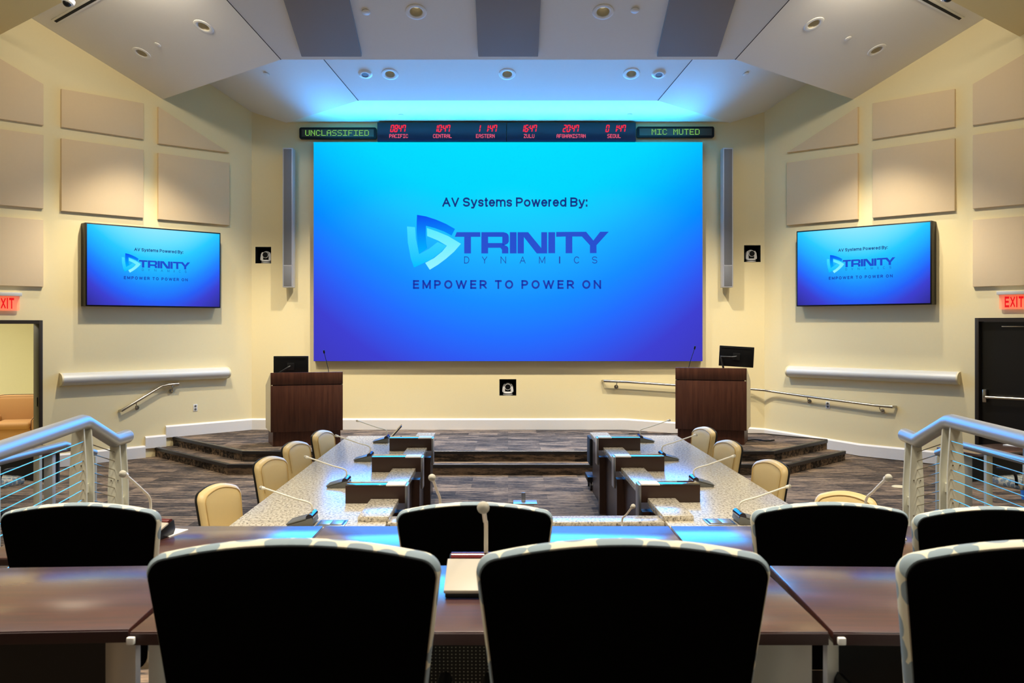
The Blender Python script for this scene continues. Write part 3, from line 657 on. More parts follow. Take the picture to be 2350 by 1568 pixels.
def digits(s, cx, cz, w_, h_, y):
    q = MB(); t = .019; sh = .16
    dw = w_/4.6; x = -w_/2
    def bar(xa, za, xb, zb):
        p = [(xa, za), (xb, zb)]; dx, dz = xb-xa, zb-za; l = math.hypot(dx, dz); nx, nz = -dz/l*t/2, dx/l*t/2
        q.xz([(a+sh*c_, c_) for a, c_ in ((xa+nx, za+nz), (xb+nx, zb+nz), (xb-nx, zb-nz), (xa-nx, za-nz))], y-.003, y)
    for ch in s:
        if ch == ':':
            for zz in (.022, -.022): bar(x-.004, zz-.008, x-.004, zz+.008)
            x += w_*.04; continue
        a, b_ = x+.008, x+dw-.012; h2 = h_/2
        g = .006
        sg = dict(a=(a, h2, b_, h2), g=(a, 0, b_, 0), d=(a, -h2, b_, -h2), f=(a, g, a, h2), e=(a, -h2, a, -g), b=(b_, g, b_, h2), c=(b_, -h2, b_, -g))
        for c_ in SEG[ch]: bar(*sg[c_])
        x += dw+w_*.025
    q.move((cx, 0, cz)); return q
def clock(x0, x1, items, label):
    cx = (wx(x0)+wx(x1))/2; cz = (wz(283)+wz(326))/2; w_ = wx(x1)-wx(x0)
    e = thing('time_zone_clock', label, 'clock', (cx, W, cz), 0, 'LED time zone clocks')
    part('housing', MB().box((0, -.07, 0), (w_, .14, .337), .006), 'clockblk', e)
    for px, tm, zone, zw in items:
        part('time_digits', digits(tm, wx(px)-cx, wz(297)-cz, .29, .115, -.141), 'led_red', e, 'red seven-segment digits')
        part('zone_lettering', dots(zone, wx(px)-cx-zw/2, wx(px)-cx+zw/2, wz(318.6)-cz, wz(310)-cz, -.142, 1.02), 'led_pink', e, 'pinkish red dot letters')
clock(867, 1162, [(916, '0847', 'PACIFIC', .335), (1016, '10:47', 'CENTRAL', .335), (1114, '1 1:47', 'EASTERN', .335)], 'left half of the black LED clock bar, PACIFIC CENTRAL EASTERN times')
clock(1163, 1458, [(1214, '16:47', 'ZULU', .19), (1310, '20:47', 'AFGHANISTAN', .52), (1408, '0 1:47', 'SEOUL', .24)], 'right half of the black LED clock bar, ZULU AFGHANISTAN SEOUL times')

# ---------------------------------------------------------------- column speakers, cameras in niches
for x, lab in ((-3.925, 'tall slim silver column speaker left of the video wall'), (3.917, 'tall slim silver column speaker right of the video wall')):
    e = thing('column_speaker', lab, 'speaker', (x, W, 2.86), 0, 'column speakers beside the video wall')
    sx = -1 if x > 0 else 1
    part('bracket', MB().box((0, -.03, 1.9), (.08, .06, .3)).box((0, -.03, .4), (.08, .06, .3)), 'silver', e)
    part('body', MB().box((0, -.155, 1.245), (.185, .2, 2.49), .012), 'silver', e)
    part('upper_grille', MB().box((0, -.256, 1.435), (.14, .008, 2.06), .003), 'grille', e)
    part('lower_grille', MB().box((0, -.256, .205), (.14, .008, .36), .003), 'grille', e)
for (x, z, ww, hh), off, lab in zip(NICHES, (.03, 0, 0), ('white pan-tilt camera in the square black niche left of the video wall', 'white pan-tilt camera in the square black niche right of the video wall', 'white pan-tilt camera in the square black niche below the video wall')):
    # black liner of the niche belongs to the wall
    q = MB(); t = .006; D = .34
    q.box((x, W+D, z), (ww, t, hh)).box((x-ww/2+t/2, W+D/2, z), (t, D, hh)).box((x+ww/2-t/2, W+D/2, z), (t, D, hh)).box((x, W+D/2, z+hh/2-t/2), (ww, D, t)).box((x, W+D/2, z-hh/2+t/2), (ww, D, t))
    struct('trim_%d' % (4+[.03, 0, 0].index(off)+(2 if z < 2 else 0)), q, 'blackm')
    z0 = z-hh/2+.006
    e = thing('pan_tilt_camera', lab, 'camera', (x+off, W+.11, z0), 0, 'pan-tilt cameras in wall niches')
    part('base', MB().lathe([(0, 0), (.092, 0), (.095, .02), (.088, .055), (.07, .062), (0, .062)]), 'white', e)
    part('base_stripe', MB().lathe([(.0925, .014), (.0965, .02), (.094, .032), (.0905, .03)]), 'black', e)
    for sx in (-1, 1):
        part('yoke_arm', MB().xz([(sx*.05, .055), (sx*.098, .055), (sx*.1, .09), (sx*.09, .165), (sx*.07, .2), (sx*.05, .2)], -.05, .05), 'white', e)
    part('head', MB().box((0, 0, .135), (.104, .12, .13), .03, 4), 'black', e, 'black camera head')
    part('hood', MB().ball((0, .005, .165), .068, (1, .9, .9)), 'white', e)
    part('lens_ring', MB().lathe([(.05, 0), (.056, 0), (.056, .02), (.05, .02)]).move((0, 0, 0)), 'white', e).matrix_basis = Matrix.Translation((0, -.07, .15)) @ Matrix.Rotation(PI/2, 4, 'X')
    part('lens', MB().cyl((0, -.085, .15), (0, -.03, .15), .05, 28).cyl((0, -.09, .15), (0, -.08, .15), .04, 28), 'black', e, 'round black lens')

# ---------------------------------------------------------------- tubes, handrails, outlets, exit signs, doors on the side walls
for sd, pf, ang, s0, s1, z, lab in ((-1, lw, LA, .487, 3.24, 1.347, 'long half-round silver wall light bar below the left television'), (1, rw, RA, .487, 3.29, 1.37, 'long half-round silver wall light bar below the right television')):
    sm = (s0+s1)/2; ln = s1-s0; e = thing('wall_light_bar', lab, 'wall light', pf(sm, 0, z), ang, 'half-round wall light bars')
    prof = [(0, -.1)]+[(-.15*math.sin(PI*i/14), -.1*math.cos(PI*i/14)) for i in range(1, 14)]+[(0, .1)]
    part('shade', MB().yz(prof, -ln/2+.012, ln/2-.012), 'alu_white', e)
    for k in (-1, 1): part('end_cap', MB().yz([(y*1.02, zz*1.02) for y, zz in prof], k*ln/2-.012, k*ln/2+.012), 'cream_lam', e)
def handrail(label, paths, brackets, group='wall handrails'):
    e = thing('handrail', label, 'handrail', (0, 0, 0), 0, group)
    part('rail', MB().tube(paths, .021, 14), 'steel', e)
    for wp, rp in brackets:
        d = (Vector((rp[0], rp[1], 0))-Vector((wp[0], wp[1], 0))).normalized()
        b_ = part('bracket', MB().tube(smooth([Vector(wp), Vector(wp)+d*.045, Vector((rp[0], rp[1], rp[2]-.045)), Vector((rp[0], rp[1], rp[2]-.015))], 5), .008, 8), 'steel', e)
        part('flange', MB().cyl(Vector(wp), Vector(wp)+d*.012, .037, 20).cyl(Vector(wp)+d*.01, Vector(wp)+d*.02, .014, 12), 'steel', b_)
h = .08
handrail('short sloping steel handrail on the left wall beside the stage steps', [lw(2.35, .012, .80), lw(2.33, h*.9, .812), lw(2.19, h, .89), lw(1.68, h, 1.168), lw(1.56, h, 1.191), lw(1.40, h, 1.191), lw(1.37, .012, 1.191)],
         [(lw(2.06, 0, .835), lw(2.1, h, .935)), (lw(1.49, 0, 1.075), lw(1.5, h, 1.185))])
handrail('long steel ramp handrail running behind the right lectern and down the right wall', [(1.70, W-.012, 1.18), (1.73, W-h, 1.182), (2.12, W-h, 1.165), (3.05, W-h, 1.103), (4.40, W-h, 1.035), (4.6, W-.14, 1.02), rw(.2, h, 1.0), rw(.87, h, .949), rw(2.0, h, .874), rw(2.30, h, .866), rw(2.34, .012, .866)],
         [((1.955, W, 1.075), (1.955, W-h, 1.17)), (rw(.86, 0, .865), rw(.86, h, .95)), (rw(2.12, 0, .785), rw(2.1, h, .872))])
for pf, ang, s, z, lab in ((lw, LA, 1.063, .766, 'white duplex power outlet low on the left wall'), (rw, RA, 1.187, .819, 'white duplex power outlet on the right wall under the handrail')):
    e = thing('power_outlet', lab, 'outlet', pf(s, 0, z), ang, 'wall power outlets')
    part('cover_plate', MB().box((0, -.004, 0), (.075, .008, .12), .003), 'white', e)
    for k in (-1, 1): part('socket', MB().cyl((0, -.011, k*.027), (0, -.007, k*.027), .019, 20), 'micgrey', e)
for pf, ang, s, z, lab in ((lw, LA, 4.02, 2.54, 'red EXIT sign above the open left doorway, cut by the frame'), (rw, RA, 4.055, 2.56, 'red EXIT sign above the black right door, cut by the frame')):
    e = thing('exit_sign', lab, 'exit sign', pf(s, 0, z), ang, 'exit signs above the doors')
    part('housing', MB().box((0, -.045, .11), (.45, .09, .052), .004), 'alu_white', e)
    part('panel', MB().xz(rrect(.40, .22, .02, 4, 0, -.025), -.052, -.044), 'acrylic', e, 'clear acrylic panel')
    part('lettering', text_mb('EXIT', -.125, .125, -.105, .055, -.0535, .2, .2), 'exit_red', e, 'glowing red letters')
# doors
def door_frame(name, pf, ang, s0, s1, h_, extra):
    e = bpy.data.objects.new(name, None); COL.objects.link(e); e.location = pf((s0+s1)/2, 0, 0); e.rotation_euler = (0, 0, ang); e['kind'] = 'structure'
    hw = (s1-s0)/2; t = .055
    q = MB().box((-hw+t/2, .11, h_/2), (t, .26, h_), .004).box((hw-t/2, .11, h_/2), (t, .26, h_), .004).box((0, .11, h_-t/2), (hw*2-2*t, .26, t))
    part('door_frame', q, 'frameblk', e); return e, hw, t
d1, hw, t = door_frame('door_1', lw, LA, 3.49, 4.57, 2.265, 0)
part('strike_plate', MB().box((hw-t-.004, .06, 1.02), (.012, .05, .14), .003), 'black', d1)
d2, hw, t = door_frame('door_2', rw, RA, 3.51, 4.59, 2.30, 0)
part('door_leaf', MB().box((0, .1, 1.12), (2*hw-2*t, .05, 2.23)), 'doorblk', d2)
b_ = part('panic_bar', MB().cyl((-hw+.15, -.02, 1.10), (hw-.1, -.02, 1.10), .022, 16), 'steel', d2)
part('bar_mount', MB().box((-hw+.13, .03, 1.12), (.06, .09, .2), .012), 'steel', b_)
part('door_closer', MB().box((-hw+.5, .06, 2.17), (.3, .03, .02), .004), 'steel', d2)
struct('window_1', MB().box((0, .072, 1.55), (.12, .008, 1.1)).move((.18, 0, 0)), 'black', d2)
# the room beyond the left doorway, with an armchair
def lo(s, d, z): return lw(s, -d, z)      # d metres behind the left wall
q = MB().prism([lo(1.4, .25, 0)[:2], lo(9, .25, 0)[:2], lo(9, 6, 0)[:2], lo(1.4, 6, 0)[:2]], -.1, .0)
struct('floor_lobby', q, mat('pale_lobby_floor', srgb(226, 208, 150), .5))
q = MB().prism([lo(1.4, 5.4, 0)[:2], lo(9, 5.4, 0)[:2], lo(9, 5.6, 0)[:2], lo(1.4, 5.6, 0)[:2]], 0, 3)
q.prism([lo(1.3, .25, 0)[:2], lo(1.5, .25, 0)[:2], lo(1.5, 5.5, 0)[:2], lo(1.3, 5.5, 0)[:2]], 0, 3)
struct('wall_lobby', q, mat('lobby_wall_paint', srgb(240, 238, 205), .7))
struct('ceiling_lobby', MB().prism([lo(1.3, .25, 0)[:2], lo(9, .25, 0)[:2], lo(9, 5.6, 0)[:2], lo(1.3, 5.6, 0)[:2]], 3, 3.1), 'ceil')
area('lobby_lamp_light', lo(4, 2.4, 2.9), 1.4, 110, (1, .95, .8))
ac = thing('armchair', 'tan upholstered armchair seen through the open left doorway', 'armchair', (-8.75, 15.55, 0), .25)
part('seat', MB().box((0, -.05, .25), (.62, .7, .3), .04, 3).box((0, -.1, .43), (.6, .66, .12), .05, 4), 'brown', ac)
part('backrest', MB().box((0, .32, .62), (.86, .2, .62), .08, 5), 'brown', ac)
for k in (-1, 1):
    a_ = part('armrest', MB().box((k*.42, -.03, .34), (.2, .8, .5), .06, 4), 'brown', ac)
    part('piping', MB().tube([(k*.42-.09, -.435, .12), (k*.42-.09, -.435, .52), (k*.42-.05, -.437, .575), (k*.42+.05, -.437, .575), (k*.42+.09, -.435, .52), (k*.42+.09, -.435, .12)], .006, 6), 'dark_brown', a_)
part('back_piping', MB().tube(smooth([(-.42, .22, .6), (-.4, .22, .86), (-.33, .22, .925), (0, .22, .935), (.33, .22, .925), (.4, .22, .86), (.42, .22, .6)], 5), .006, 6), 'dark_brown', ac)
for x in (-.4, .4):
    for y in (-.35, .35): part('foot', MB().box((x, y, .05), (.06, .06, .1)), 'dark_brown', ac)

# ---------------------------------------------------------------- lecterns with monitors and gooseneck microphones
def lectern(label, x, y, z, rz, hgt, outer):
    e = thing('lectern', label, 'lectern', (x, y, z), rz, 'wood lecterns on the stage')
    w2, dp = .552, .62; hb = .24; k = hgt-1.15; fa = math.radians(7); ft = math.tan(fa)
    def plan(wf_, y0, y1, g=0): return [(-wf_, y0), (wf_, y0), (wf_+(ft*(y1-y0) if outer > 0 else 0), y1), (-wf_-(ft*(y1-y0) if outer < 0 else 0), y1)]
    part('plinth', MB().prism(plan(w2-.035, .03, dp-.05), 0, hb), 'walnut', e)
    part('front_panel', MB().box((0, .012, .585+k/2), (2*w2, .024, .72+k), .003), 'walnut', e)
    part('upper_panel', MB().box((0, .012, 1.055+k), (2*w2, .024, .19), .003), 'walnut', e)
    for sx in (-1, 1):
        q = MB().yz([(.024, hb-.01), (dp, hb-.01), (dp, .92+k), (.024, 1.148+k)], 0, -sx*.02)
        q.rotz(-sx*fa if sx == outer else 0).move((sx*w2, 0, 0)); part('side_panel', q, 'cream_lam', e, 'cream side panel')
    part('core', MB().yz([(.026, hb), (dp-.03, hb), (dp-.03, .89+k), (.026, 1.12+k)], -w2+.03, w2-.03), 'walnut', e)
    return e
LX, LY, LR = -3.15, 13.66, math.radians(15.5)
lectern('dark walnut lectern on the left of the stage, black monitor on top', LX, LY, .3, LR, 1.15, -1)
RX, RY, RR = 3.22, 13.85, -math.radians(14)
lectern('dark walnut lectern on the right of the stage, in front of the ramp handrail', RX, RY, .3, RR, 1.21, 1)
def lpt(side, x, y, z):
    X, Y, R = (LX, LY, LR) if side < 0 else (RX, RY, RR)
    return (X+x*math.cos(R)-y*math.sin(R), Y+x*math.sin(R)+y*math.cos(R), .3+z)
def monitor(side, label, x, y, z, rz, roll, arm):
    e = thing('monitor', label, 'monitor', lpt(side, x, y, 0)[:2]+(z,), rz, 'monitors on the lecterns')
    rot = Matrix.Rotation(roll, 3, 'Y')
    part('screen_housing', MB().box((0, 0, 0), (.545, .03, .33), .006, rot=rot), 'black', e)
    part('vent_strip', MB().box((0, -.017, .135), (.46, .006, .012), rot=rot), 'bplastic', e)
    part('mount_plate', MB().box((0, -.025, 0), (.11, .03, .11), .004, rot=rot), 'bplastic', e)
    part('arm', MB().tube([(0, -.05, 0)]+arm, .018, 10), 'bplastic', e)
monitor(-1, 'black monitor seen from behind on the left lectern', -.235, .36, 1.53, LR*.4, 0, [(-.04, -.06, -.02), (-.17, -.05, -.10), (-.17, -.03, -.21)])
monitor(1, 'black monitor seen from behind, tilted on an arm at the right lectern', .40, .40, 1.68, RR, math.radians(3), [(-.06, -.07, -.01), (-.24, -.07, 0), (-.2, -.05, -.22)])
for side, x, tx, lab in ((-1, .345, -.075, 'thin black gooseneck microphone on the left lectern'), (1, -.355, .10, 'thin black gooseneck microphone on the right lectern')):
    z0 = 1.148 if side < 0 else 1.208
    e = thing('gooseneck_microphone', lab, 'microphone', lpt(side, x, .09, z0-.04), 0, 'lectern microphones')
    part('neck', MB().tube(smooth([(0, 0, 0), (tx*.3, 0, .12), (tx*.8, -.01, .28), (tx, -.02, .345)], 5), .005, 8), 'black', e)
    part('head', MB().cyl((tx*.98, -.02, .335), (tx*1.06, -.025, .385), .014, 12), 'black', e)
# cable on the stage floor beside the right lectern
solo('floor_cable', MB().tube(smooth([(3.9, 14.2, .309), (4.05, 14.3, .309), (4.2, 14.15, .309), (4.35, 14.25, .309)], 6), .012, 8), 'blackm', 'black cable lying on the stage carpet right of the right lectern', 'cable')

# ---------------------------------------------------------------- granite U desk
UX, UY, UA = .103, 8.6, math.radians(.83)
def U(x, y, z=0): return (UX+x*math.cos(UA)-(y-UY)*math.sin(UA), UY+x*math.sin(UA)+(y-UY)*math.cos(UA), z)
def Ul(q): return q.move((0, -UY, 0)).rotz(UA).move((UX, UY, 0))
gw = thing('granite_worktop', 'U-shaped speckled granite desk top with raised inner ledges', 'desk top', (UX, UY, .74))
def gpart(name, q, m_, lab=None):
    q.move((0, -UY, -.74)); o = part(name, q, m_, gw, lab); return o
gw.rotation_euler = (0, 0, UA)
YF, YN = 11.45, 5.9
for k in (-1, 1):
    xs = sorted((k*2.16, k*1.03))
    gpart('worktop', MB().box(((xs[0]+xs[1])/2, (YF+YN)/2, .72), (xs[1]-xs[0], YF-YN, .04), .006), 'granite')
gpart('worktop', MB().box((0, 6.54, .72), (2.05, .22, .04), .006), 'granite', 'narrow granite crossbar')
PY = [7.12, 8.63, 10.07]
for k in (-1, 1):
    segs = [(6.45, PY[0]-.01), (PY[0]+.17, PY[1]-.01), (PY[1]+.17, PY[2]-.01), (PY[2]+.17, YF)]
    for a, c in segs:
        xs = sorted((k*1.245, k*1.015))
        gpart('raised_ledge', MB().box(((xs[0]+xs[1])/2, (a+c)/2, .76), (xs[1]-xs[0], c-a, .042), .006), 'granite', 'raised granite ledge')
pr0 = None; NAMES = ('nearest', 'middle', 'farthest')
for k in (-1, 1):
    for i, y in enumerate(PY):
        lab = 'dark wood partition box across the %s granite desk, %s of three' % ('left' if k < 0 else 'right', NAMES[i])
        e = thing('desk_partition', lab, 'partition', U(k*1.2, y, .74), UA, 'partition boxes on the granite desk')
        part('body', MB().box((k*.005, .075, .073), (.49, .15, .143), .002), 'espresso', e)
        part('top_plate', MB().box((k*.085, .075, .148), (.33, .158, .008), .002), 'espresso_top', e, 'glossy dark top plate')
        part('end_cap', MB().box((-k*.158, .075, .148), (.155, .158, .012), .002), 'base', e, 'pale end cap')
        part('end_plate', MB().box((-k*.245, .075, -.01), (.02, .16, .31), .003), 'alu', e, 'brushed metal end plate')
for k, lab in ((-1, 'dark espresso base panels under the left granite desk'), (1, 'dark espresso base panels under the right granite desk')):
    e = thing('desk_base', lab, 'desk base', (UX, UY, 0), UA, 'bases of the granite desk')
    part('inner_panel', MB().box((k*1.075, (YF+6.4)/2-UY, .348), (.05, YF-6.4, .696)), 'espresso', e)
    part('end_panel', MB().box((k*1.6, YF-.06-UY, .348), (.98, .04, .696)), 'espresso', e)
    part('near_panel', MB().box((k*1.6, 6.1-UY, .348), (.98, .04, .696)), 'espresso', e)
    for y in PY:
        part('rib', MB().box((k*1.02, y+.08-UY, .33), (.08, .12, .66)), 'espresso', e)
    if k > 0: part('crossbar_panel', MB().box((0, 6.56-UY, .348), (2.1, .03, .696)), 'espresso', e)

# ---------------------------------------------------------------- microphone units
def mic_unit(label, loc, rz, tip, group, kind='table', neckr=.005):
    """wedge base with a roll at the back and a gooseneck; the speaker sits on the -y side"""
    e = thing('conference_microphone', label, 'microphone', loc, rz, group)
    part('base', MB().yz([(-.105, 0), (.07, 0), (.085, .02), (.075, .062), (.035, .052), (-.105, .014)], -.095, .095, .003), 'micgrey' if kind == 'desk' else 'black', e)
    part('top_panel', MB().yz([(-.112, .013), (-.112, .021), (.03, .060), (.03, .052)], -.098, .098, .002), 'micgrey' if kind == 'desk' else 'unit', e)
    if kind == 'table':
        q = MB().cyl((0, 0, -.001), (0, 0, .003), .042, 32); bmesh.ops.rotate(q.bm, cent=(0, 0, 0), matrix=Matrix.Rotation(math.atan2(.039, .142), 3, 'X'), verts=q.bm.verts[:]); q.move((.045, -.035, .0425))
        part('speaker_grille', q, 'mesh', e)
        part('display_strip', MB().yz([(.03, .056), (.03, .0625), (.05, .066), (.05, .058)], -.09, .09), 'redglass', e, 'dark red strip')
    part('roll', MB().cyl((-.09, .055, .062 if kind == 'desk' else .05), (.09, .055, .062 if kind == 'desk' else .05), .026 if kind == 'desk' else .019, 24), 'microll' if kind == 'desk' else 'redglass', e, 'glossy rounded back roll')
    x, y, z = tip
    pts = smooth([(0, .05, .07), (x*.03, .045, .12+.1*z), (x*.45, .05+(y-.05)*.38, .07+(z-.07)*.62), (x*.92, .05+(y-.05)*.9, .07+(z-.07)*.95), (x, y, z)], 7)
    part('gooseneck', MB().tube(pts, neckr, 10), 'offw', e, 'ivory gooseneck')
    d = (Vector(pts[-1])-Vector(pts[-2])).normalized(); p = Vector(pts[-1])
    hd = part('head', MB().cyl(p-d*.012, p+d*.01, .011, 16, .013), 'offw', e)
    part('windscreen', MB().ball(p+d*.016, .0145, (1, 1, 1)), 'mesh', hd, 'round grey foam tip')
    return e
names = ('nearest', 'second', 'third', 'farthest')
for k in (-1, 1):
    for i, y in enumerate((6.40, 7.88, 9.38, 10.82)):
        lab = 'gooseneck microphone on the %s granite desk, %s from the camera' % ('left' if k < 0 else 'right', names[i])
        mic_unit(lab, U(k*1.625, y, .741), k*PI/2+UA, (0, -.30, .262), 'gooseneck microphones on the granite desk', 'desk', .0065)
# flip-up connection plates on the granite corners
for k, lab in ((-1, 'flat metal cable hatch on the left near corner of the granite desk'), (1, 'flat metal cable hatch on the right near corner of the granite desk')):
    e = thing('cable_hatch', lab, 'cable hatch', U(k*1.425, 6.40, .741), UA, 'cable hatches in the granite')
    part('frame', MB().box((0, 0, .003), (.21, .2, .006), .001), 'alu', e)
    for a in (-1, 1): part('lid', MB().box((a*.042, 0, .009), (.08, .15, .006), .001), 'alu', e)
    for a in (-1, 1): part('gap', MB().box((a*.089, 0, .0065), (.008, .15, .003)), 'black', e)
e = thing('tablet', 'thin tilted tablet on the far end of the left granite desk', 'tablet', U(-1.56, 11.12, .741), UA+.1)
part('screen', MB().box((0, 0, .095), (.012, .24, .22), .003, rot=None), 'microll', e); e.children[0].rotation_euler = (0, math.radians(42), 0); e.children[0].location = (0, 0, .02)
part('stand', MB().box((.03, 0, .012), (.14, .14, .02), .004), 'black', e)

# black equipment cart beyond the far end of the right desk
e = thing('equipment_cart', 'black equipment cart half hidden at the far end of the right granite desk', 'cart', (1.36, 11.72, 0))
part('cabinet', MB().box((0, 0, .51), (.56, .4, .36), .01), 'blackm', e)
part('base_shelf', MB().box((0, 0, .15), (.62, .42, .07), .01), 'black', e)
for sx in (-1, 1): part('upright', MB().box((sx*.2, .1, .26), (.03, .03, .2)), 'black', e)
for sx in (-1, 1):
    for sy in (-1, 1): part('caster', MB().cyl((sx*.26-.014, sy*.16, .058), (sx*.26+.014, sy*.16, .058), .057, 18), 'rubber', e)
e = thing('floor_box', 'small metal floor box with upright lid on the blue-lit carpet between the desks', 'floor box', (.21, 10.75, 0.0))
part('plate', MB().box((0, 0, .006), (.29, .22, .012), .002), 'alu', e); part('lid', MB().box((-.02, .03, .06), (.05, .012, .12), .002), 'alu', e)
solo('floor_cover', MB().lathe([(0, .012), (.085, .012), (.1, .006), (.1, 0), (0, 0)]), 'cream_lam', 'small pale floor outlet cover on the carpet at the right', 'floor cover', (5.3, 11.8, 0))

# ---------------------------------------------------------------- chairs
def outline(wt, wb, h_, arc, rc, n=10):
    """back outline: bottom width wb, top width wt, crown arc"""
    pts = []
    rb = min(.06, wb*.2)
    for i in range(7):
        a = -PI/2+PI/2*i/6; pts.append((wb/2-rb+rb*math.cos(a), rb+rb*math.sin(a)))
    hs = h_-arc
    for i in range(1, 6):
        t_ = i/6; pts.append((wb/2+(wt-wb)/2*(t_**1.15), rb+(hs-rc-rb)*t_))
    for i in range(7):
        a = PI/2*i/6*.86; pts.append((wt/2-rc+rc*math.cos(a), hs-rc+rc*math.sin(a)))
    x1, z1 = pts[-1]
    for i in range(1, n):
        t_ = i/n; x = x1*(1-t_); pts.append((x, z1+(h_-z1)*(1-(x/x1)**2)))
    right = pts; left = [(-x, z) for x, z in right[::-1]]
    return right+[(0, h_)]+left
def slab(mb, o, ys, tilt, curve, z0):
    """rounded slab from an outline: ys = [(inset, y)]"""
    zc = sum(p[1] for p in o)/len(o); hx = max(p[0] for p in o); hz = max(p[1] for p in o)/2; rr = []
    for ins, y in ys:
        ring = []
        for x, z in o:
            X = x*(1-ins/hx); Z = hz+(z-hz)*(1-ins/hz)
            ring.append((X, y+curve*X*X-(Z-hz)*tilt, z0+Z))
        rr.append(ring)
    return mb.rings(rr)
def base5(e, col, n=5, z=.40):
    part('gas_column', MB().cyl((0, .12, .07), (0, .12, z), .028, 16), 'black', e)
    q = MB()
    for i in range(n):
        a = 2*PI*i/n+.3; q.tube([(0, .12, .11), (.23*math.cos(a), .12+.23*math.sin(a), .075)], .02, 8)
    part('star_base', q, col, e)
    for i in range(n):
        a = 2*PI*i/n+.3; x, y = .23*math.cos(a), .12+.23*math.sin(a)
        part('caster', MB().cyl((x-.02, y, .03), (x+.02, y, .03), .029, 12), 'black', e)
def tier_chair(label, loc, rz):
    e = thing('conference_chair', label, 'chair', loc, rz, 'black backed chairs with patterned fabric at the wood tables')
    o = outline(.537, .432, .60, .026, .036)
    part('backrest', slab(MB(), o, [(.014, -.003), (.005, .0), (0, .010), (0, .03), (.006, .046), (.026, .058), (.08, .064)], .12, .0, .407), 'fabric', e, 'patterned grey and cream upholstery')
    part('back_panel', slab(MB(), o, [(.05, -.009), (.014, -.008), (.008, -.005), (.007, .003)], .12, .0, .407), 'bfab', e, 'plain black back panel')
    part('seat', MB().box((0, .27, .445), (.45, .42, .1), .04, 4), 'fabric', e, 'patterned seat cushion')
    for k in (-1, 1): part('armrest', MB().tube(smooth([(k*.235, .12, .45), (k*.25, .12, .55), (k*.25, .18, .60), (k*.25, .36, .60)], 5), .016, 8), 'black', e)
    base5(e, 'black')
    return e
T1, T2 = .80, .584
pc = tier_chair('dark-backed conference chair in the nearest row, left of the table microphone', ((670-CX)/2000*1.58, 1.61, T1), 0)
def cchair(px, Y, y, z, rz, label): dup(pc, ((px-CX)/2000*Y, y, z), rz, label)
cchair(1432, 1.58, 1.61, T1, 0, 'dark-backed conference chair in the nearest row, right of the table microphone')
cchair(2419, 1.57, 1.60, T1, -.03, 'dark-backed conference chair cut by the right frame edge in the nearest row')
cchair(180, 2.96, 2.99, T2, .02, 'dark-backed chair at the far left of the second row, beside the left railing')
cchair(1089, 2.97, 3.0, T2, 0, 'dark-backed chair in the middle of the second row, behind the table microphone')
cchair(1908, 2.97, 3.0, T2, 0, 'dark-backed chair in the second row, right of centre')
cchair(2282, 2.97, 3.0, T2-.015, 0, 'dark-backed chair in the second row, cut by the right frame edge')

def desk_chair(label, loc, rz):
    e = thing('leather_chair', label, 'chair', loc, rz, 'cream leather chairs around the granite desk')
    o = outline(.46, .42, .50, .03, .075)
    part('shell', slab(MB(), o, [(.03, -.014), (.004, -.004), (0, .01), (0, .02)], .16, .25, .42), 'bplastic', e, 'black back shell')
    b_ = part('backrest', slab(MB(), o, [(.004, .019), (.0, .03), (.002, .052), (.014, .072), (.04, .082), (.09, .086)], .16, .25, .42), 'leather', e, 'cream leather cushion')
    inner = [(x*.86, .28+(z-.28)*.88) for x, z in o]
    part('piping', MB().tube([(x, .083+.25*x*x-(z-.25)*.16, .42+z) for x, z in inner[8:-8]], .004, 6), 'piping', b_)
    part('seat', MB().box((0, .32, .44), (.48, .48, .1), .04, 4), 'leather', e)
    base5(e, 'black')
    return e
# local +y of a chair is where the sitter looks
ch = [(-2.34, 7.0, -114), (-2.32, 8.45, -113), (-2.34, 9.55, -112), (-2.26, 10.55, -108)]
lab = ['cream leather chair at the left granite desk, nearest the camera', 'cream leather chair second along the left granite desk', 'cream leather chair third along the left granite desk', 'cream leather chair at the far left of the granite desk, below the lectern']
p0 = desk_chair(lab[0], (ch[0][0], ch[0][1], .0), math.radians(ch[0][2]))
for (x, y, a), l_ in list(zip(ch, lab))[1:]: dup(p0, (x, y, .0), math.radians(a), l_)
for (x, y, a), l_ in zip([(2.60, 6.7, 148), (2.50, 8.25, 114), (2.45, 9.65, 112), (2.47, 10.9, 112)],
        ['cream leather chair peeking over a black second row chair on the right', 'cream leather chair second along the right granite desk', 'cream leather chair third along the right granite desk', 'cream leather chair at the far right of the granite desk, below the lectern']):
    dup(p0, (x, y, 0), math.radians(a), l_)

